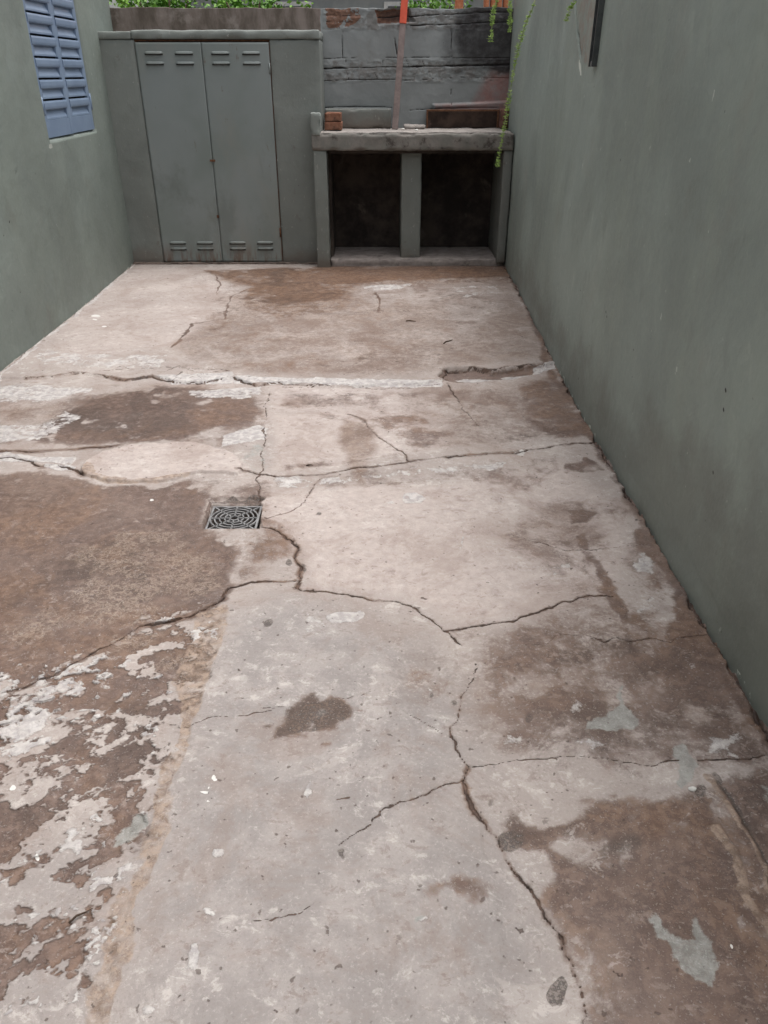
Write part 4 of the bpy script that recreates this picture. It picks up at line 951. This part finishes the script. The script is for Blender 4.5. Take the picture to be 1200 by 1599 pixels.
# ================================================================== METAL CHANNEL on the right wall
y0, zb_ = on_x(924, 104, 1.03)
ch = empty('metal_channel', (float(XR(4.27)), 4.27, zb_), 'dark iron channel fixed upright on the right wall beside a crack', 'channel')
p = MB(ch.location); xw = float(XR(4.27))
p.prism([(0, -.034), (-.030, -.034), (-.030, -.026), (-.008, -.026), (-.008, .026), (-.030, .026), (-.030, .034), (0, .034)], zb_, 2.02, lambda u, v, a: (xw+.002+u, 4.27+v, a)); p.build('channel_rail', mat_iron, ch)
p = MB(ch.location); p.tube([(xw-.005, 4.27, zb_+.012), (xw-.024, 4.27, zb_+.012)], [.014, .012], 10); p.build('bolt', mat_pvc, ch)

# ================================================================== DRAIN GRATE
def build_grate():
    c = [on_floor(*p) for p in ((331, 790), (408, 789), (403, 825), (321, 825))]
    cx = sum(q[0] for q in c)/4; cy = sum(q[1] for q in c)/4; hw = .098; hy = .091
    root = empty('drain_grate', (cx, cy, -.006), 'square grey drain grate with concentric rings set in the concrete floor', 'drain')
    o = root.location; f = MB(o); z = -.004; t = .007
    for q in ((cx-hw, cx+hw, cy+hy-.008, cy+hy), (cx-hw, cx+hw, cy-hy, cy-hy+.008), (cx-hw, cx-hw+.008, cy-hy+.008, cy+hy-.008), (cx+hw-.008, cx+hw, cy-hy+.008, cy+hy-.008)): f.box(*q, z-t, z, .0012)
    f.build('rim', mat_pvc, root)
    g = MB(o)
    def band(pts, w):
        n = len(pts); vt = []
        for i in range(n):
            p = Vector(pts[i]); a = Vector(pts[(i-1) % n]) if n > 2 else Vector(pts[0]); b2 = Vector(pts[(i+1) % n]) if n > 2 else Vector(pts[-1])
            tg = (b2-a).normalized(); nn = Vector((-tg.y, tg.x)); vt.append([g.bm.verts.new(Vector((p.x+nn.x*s*w, p.y+nn.y*s*w, zz))-g.o) for s, zz in ((1, z-.001), (-1, z-.001), (-1, z-t), (1, z-t))])
        for i in range(n if n > 2 else 1):
            for k in range(4): g.bm.faces.new((vt[i][k], vt[i][(k+1) % 4], vt[(i+1) % n][(k+1) % 4], vt[(i+1) % n][k]))
    for r in (.016, .035, .054, .072, .088):
        band([(cx+min(r, hw)*1.04*math.cos(a), cy+r*.98*math.sin(a)) for a in [2*math.pi*k/48 for k in range(48)]], .0028)
    for k in range(8):
        a = math.pi*k/4+.02; R = .090 if k % 2 == 0 else .125; R2 = R
        ex, ey = math.cos(a)*R2, math.sin(a)*R2; ex = max(-hw+.006, min(hw-.006, ex)); ey = max(-hy+.006, min(hy-.006, ey))
        band([(cx+math.cos(a)*.016, cy+math.sin(a)*.016), (cx+ex, cy+ey)], .0030)
    g.build('grille', mat_pvc, root)
    s = MB(o); s.box(cx-hw-.004, cx+hw+.004, cy-hy-.004, cy+hy+.004, -.098, -.092); s.build('sump', mat_pit, root)
build_grate()

# ================================================================== HANGING FERN STRANDS
def strand(pts, r, label, dens=1., seed=1, nl=.030):
    rnd = random.Random(seed); P = [Vector(p) for p in pts]
    root = empty('hanging_fern_strand', P[0], label, 'plant', 'fern strands hanging in the far right corner')
    Q = []
    for i in range(len(P)-1):
        p_1, p0, p1, p2 = P[max(i-1, 0)], P[i], P[i+1], P[min(i+2, len(P)-1)]
        for k in range(8):
            t = k/8; Q.append(.5*((2*p0)+(p1-p_1)*t+(2*p_1-5*p0+4*p1-p2)*t*t+(3*p0-p_1-3*p1+p2)*t**3))
    Q.append(P[-1]); n = len(Q)
    mb = MB(P[0]); mb.tube(Q, [r*(1-.7*i/n) for i in range(n)], 6); mb.build('stem', mat_stem, root)
    lf = MB(P[0]); tot = sum((Q[i+1]-Q[i]).length for i in range(n-1)); cnt = int(tot/.0042*dens)
    for q in range(cnt):
        t = rnd.random(); i = min(n-2, int(t*(n-1))); c = Q[i].lerp(Q[i+1], t*(n-1)-i)
        
        for s in range(3):
            a = rnd.uniform(0, 2*math.pi); d = Vector((math.cos(a), math.sin(a)*.8, rnd.uniform(-.1, .75))).normalized(); l = nl*rnd.uniform(.3, 1.1)*(.8+.2*math.sin(t*23+seed))
            w = d.cross(Vector((rnd.uniform(-1, 1), rnd.uniform(-1, 1), rnd.uniform(-1, 1)))).normalized()*.0022
            e = c+d*l; m_ = c+d*l*.5+Vector((0, 0, -.002))
            lf.face((c-w*.4, m_-w, e, m_+w))
    lf.build('needles', mat_leaf, root, recalc=False)
def V3(px, py, Y): x, z = on_y(px, py, Y); return (x, Y, z)
strand([(float(XR(6.2))+.05, 6.2, 2.08), (1.11, 6.12, 2.15), (1.05, 6.0, 2.13), V3(836, 0, 5.85), V3(822, 35, 5.85), V3(811, 72, 5.85), V3(803, 110, 5.85), V3(796, 150, 5.85), V3(789, 190, 5.85), V3(782, 228, 5.85), V3(776, 262, 5.85)], .0042, 'longest fern strand, hanging down past the barbecue counter', 1.0, 3)
strand([(float(XR(7.3))+.02, 7.30, 2.08), (1.1, 7.3, 2.16), (1.02, 7.3, 2.12), V3(776, 2, 7.3), V3(770, 25, 7.3), V3(768, 48, 7.3), V3(766, 66, 7.3)], .0034, 'short fern strand in front of the sooty wall, leftmost of the strands', 1.4, 5, .036)
strand([(float(XR(7.1))+.02, 7.15, 2.08), (1.10, 7.15, 2.12), V3(798, 0, 7.15), V3(797, 18, 7.15), V3(797, 34, 7.15), V3(796, 50, 7.15)], .0034, 'shortest fern strand, beside the corner of the right wall', 1.5, 8, .034)
strand([(float(XR(4.9))+.02, 4.9, 2.08), (1.02, 4.9, 2.12), (.99, 4.88, 2.06), V3(897, -4, 4.85), V3(890, 14, 4.85), V3(884, 34, 4.85)], .003, 'thin fern strand tip against the right wall above the crack', .9, 9, .026)

# ================================================================== BEYOND THE BACK WALL
def shrub(name, cx, cy, cz, rx, ry, rz, n, label, seed, mat=None, zbase=-.2):
    rnd = random.Random(seed); root = empty(name, (cx, cy, zbase), label, 'shrub', 'shrubs growing behind the back wall')
    t = MB(root.location)
    for k in range(5):
        a = k*1.3; t.tube([(cx+.05*math.cos(a), cy+.05*math.sin(a), zbase), (cx+.2*rx*math.cos(a), cy+.2*ry*math.sin(a), cz-rz*.5), (cx+.6*rx*math.cos(a), cy+.6*ry*math.sin(a), cz+rz*.4)], [.03, .02, .006], 6)
    t.build('stems', mat_wood, root)
    f = MB(root.location); cl = [(rnd.gauss(0, .5), rnd.gauss(0, .5), rnd.gauss(0, .5)) for _ in range(40)]
    for i in range(n):
        c = cl[rnd.randrange(40)]; q = Vector((cx+rx*(c[0]+rnd.gauss(0, .16)), cy+ry*(c[1]+rnd.gauss(0, .16)), cz+rz*(c[2]+rnd.gauss(0, .16))))
        d = Vector((rnd.gauss(0, 1), rnd.gauss(0, 1), rnd.gauss(0, .7))).normalized(); s = d.cross(Vector((rnd.gauss(0, 1), rnd.gauss(0, 1), rnd.gauss(0, 1)))).normalized(); l = rnd.uniform(.03, .06)
        f.face((q, q+d*l*.5+s*l*.28, q+d*l, q+d*l*.5-s*l*.28))
    f.build('foliage', mat or mat_hedge, root, recalc=False)
shrub('shrub', -1.95, 8.3, 1.95, .42, .3, .32, 3200, 'bright green leafy shrub peeping over the wall at the far left', 1)
shrub('shrub', -1.15, 8.25, 1.93, .42, .3, .30, 3200, 'yellow green leafy shrub above the middle of the cupboard', 2)
shrub('shrub', .55, 8.3, 1.93, .35, .25, .22, 1800, 'small leafy shrub above the barbecue wall right of the pole', 4)
# neighbouring house, pale
nh = empty('neighbour_house', (0, 14, -.2), 'pale grey neighbouring house seen over the back wall', 'house')
w = MB(nh.location); w.rough_box(-3.2, 4.5, 14, 18, -.2, 2.95, .4, .01, .01, 61); w.build('wall', mat_house, nh)
w = MB(nh.location); w.prism([(13.6, 2.95), (16, 4.2), (18.4, 2.95), (18.4, 2.85), (13.6, 2.85)], -3.5, 4.8, lambda u, v, a: (a, u, v)); w.build('roof', mat_tile, nh)
for x in (-1.9, .1, 2.1):
    w = MB(nh.location); w.box(x, x+.9, 13.96, 14.02, 1.3, 2.45, .01); wf = w.build('window', mat_white, nh)
    w = MB(nh.location); w.box(x+.06, x+.84, 13.945, 13.958, 1.36, 2.39); w.build('pane', mat_iron, wf)
# clay tiles / bricks on top of the wall at the right
for i, (px, wpx, lab) in enumerate(((718, 12, 'orange clay block on the wall top, leftmost of the row'), (761, 7, 'orange clay block on the wall top, second of the row'), (771, 7, 'orange clay block on the wall top, third of the row'), (781, 7, 'orange clay block on the wall top, fourth of the row'), (791, 7, 'orange clay block on the wall top, nearest the right wall'))):
    xa = on_y(px-wpx/2, 5, 7.64)[0]; xb = on_y(px+wpx/2, 5, 7.64)[0]
    b = MB((xa, 7.66, 1.96)); b.rough_box(xa, xb, 7.65, 7.74, 1.958, 2.16, .02, .003, .004, 80+i); ob = b.build('clay_block', mat_tile); ob.location = (xa, 7.66, 1.96)
    tag(ob, lab, 'clay block', 'clay blocks standing on the wall top')

# ================================================================== SMALL THINGS ON THE FLOOR
def twig(px, py, l, ang, label, r=.0022):
    x, y = on_floor(px, py); z = floor_z(x, y)+.003; d = Vector((math.cos(ang), math.sin(ang), 0)); s = Vector((-d.y, d.x, 0))
    b = MB((x, y, z)); c = Vector((x, y, z)); b.tube([c-d*l/2, c-d*l*.15+s*l*.08+Vector((0, 0, .002)), c+d*l*.2-s*l*.03+Vector((0, 0, .003)), c+d*l/2], [r, r*1.1, r*.8, r*.4], 6)
    ob = b.build('twig', mat_wood); ob.location = (x, y, z); tag(ob, label, 'twig')
twig(700, 537, .10, .9, 'dark twig on the far slab above the broken trough', .004)
twig(642, 505, .07, -.2, 'small twig on the far slab near the barbecue', .004)
twig(128, 1433, .05, .7, 'curved twig on the mottled concrete at lower left', .0022)
twig(484, 728, .03, .1, 'short splinter by the middle floor crack', .003)
x, y = on_floor(1081, 1233); bm = bmesh.new(); bmesh.ops.create_icosphere(bm, subdivisions=2, radius=.008)
for v in bm.verts: v.co = Vector((v.co.x*1.2, v.co.y*.8, v.co.z*.6))*(1+random.uniform(-.15, .15))
me = bpy.data.meshes.new('pebble'); bm.to_mesh(me); bm.free(); ob = add_obj('pebble', me, mat_pebble); ob.location = (x, y, floor_z(x, y)+.003); tag(ob, 'pale pebble by the cement splash at lower right', 'pebble')
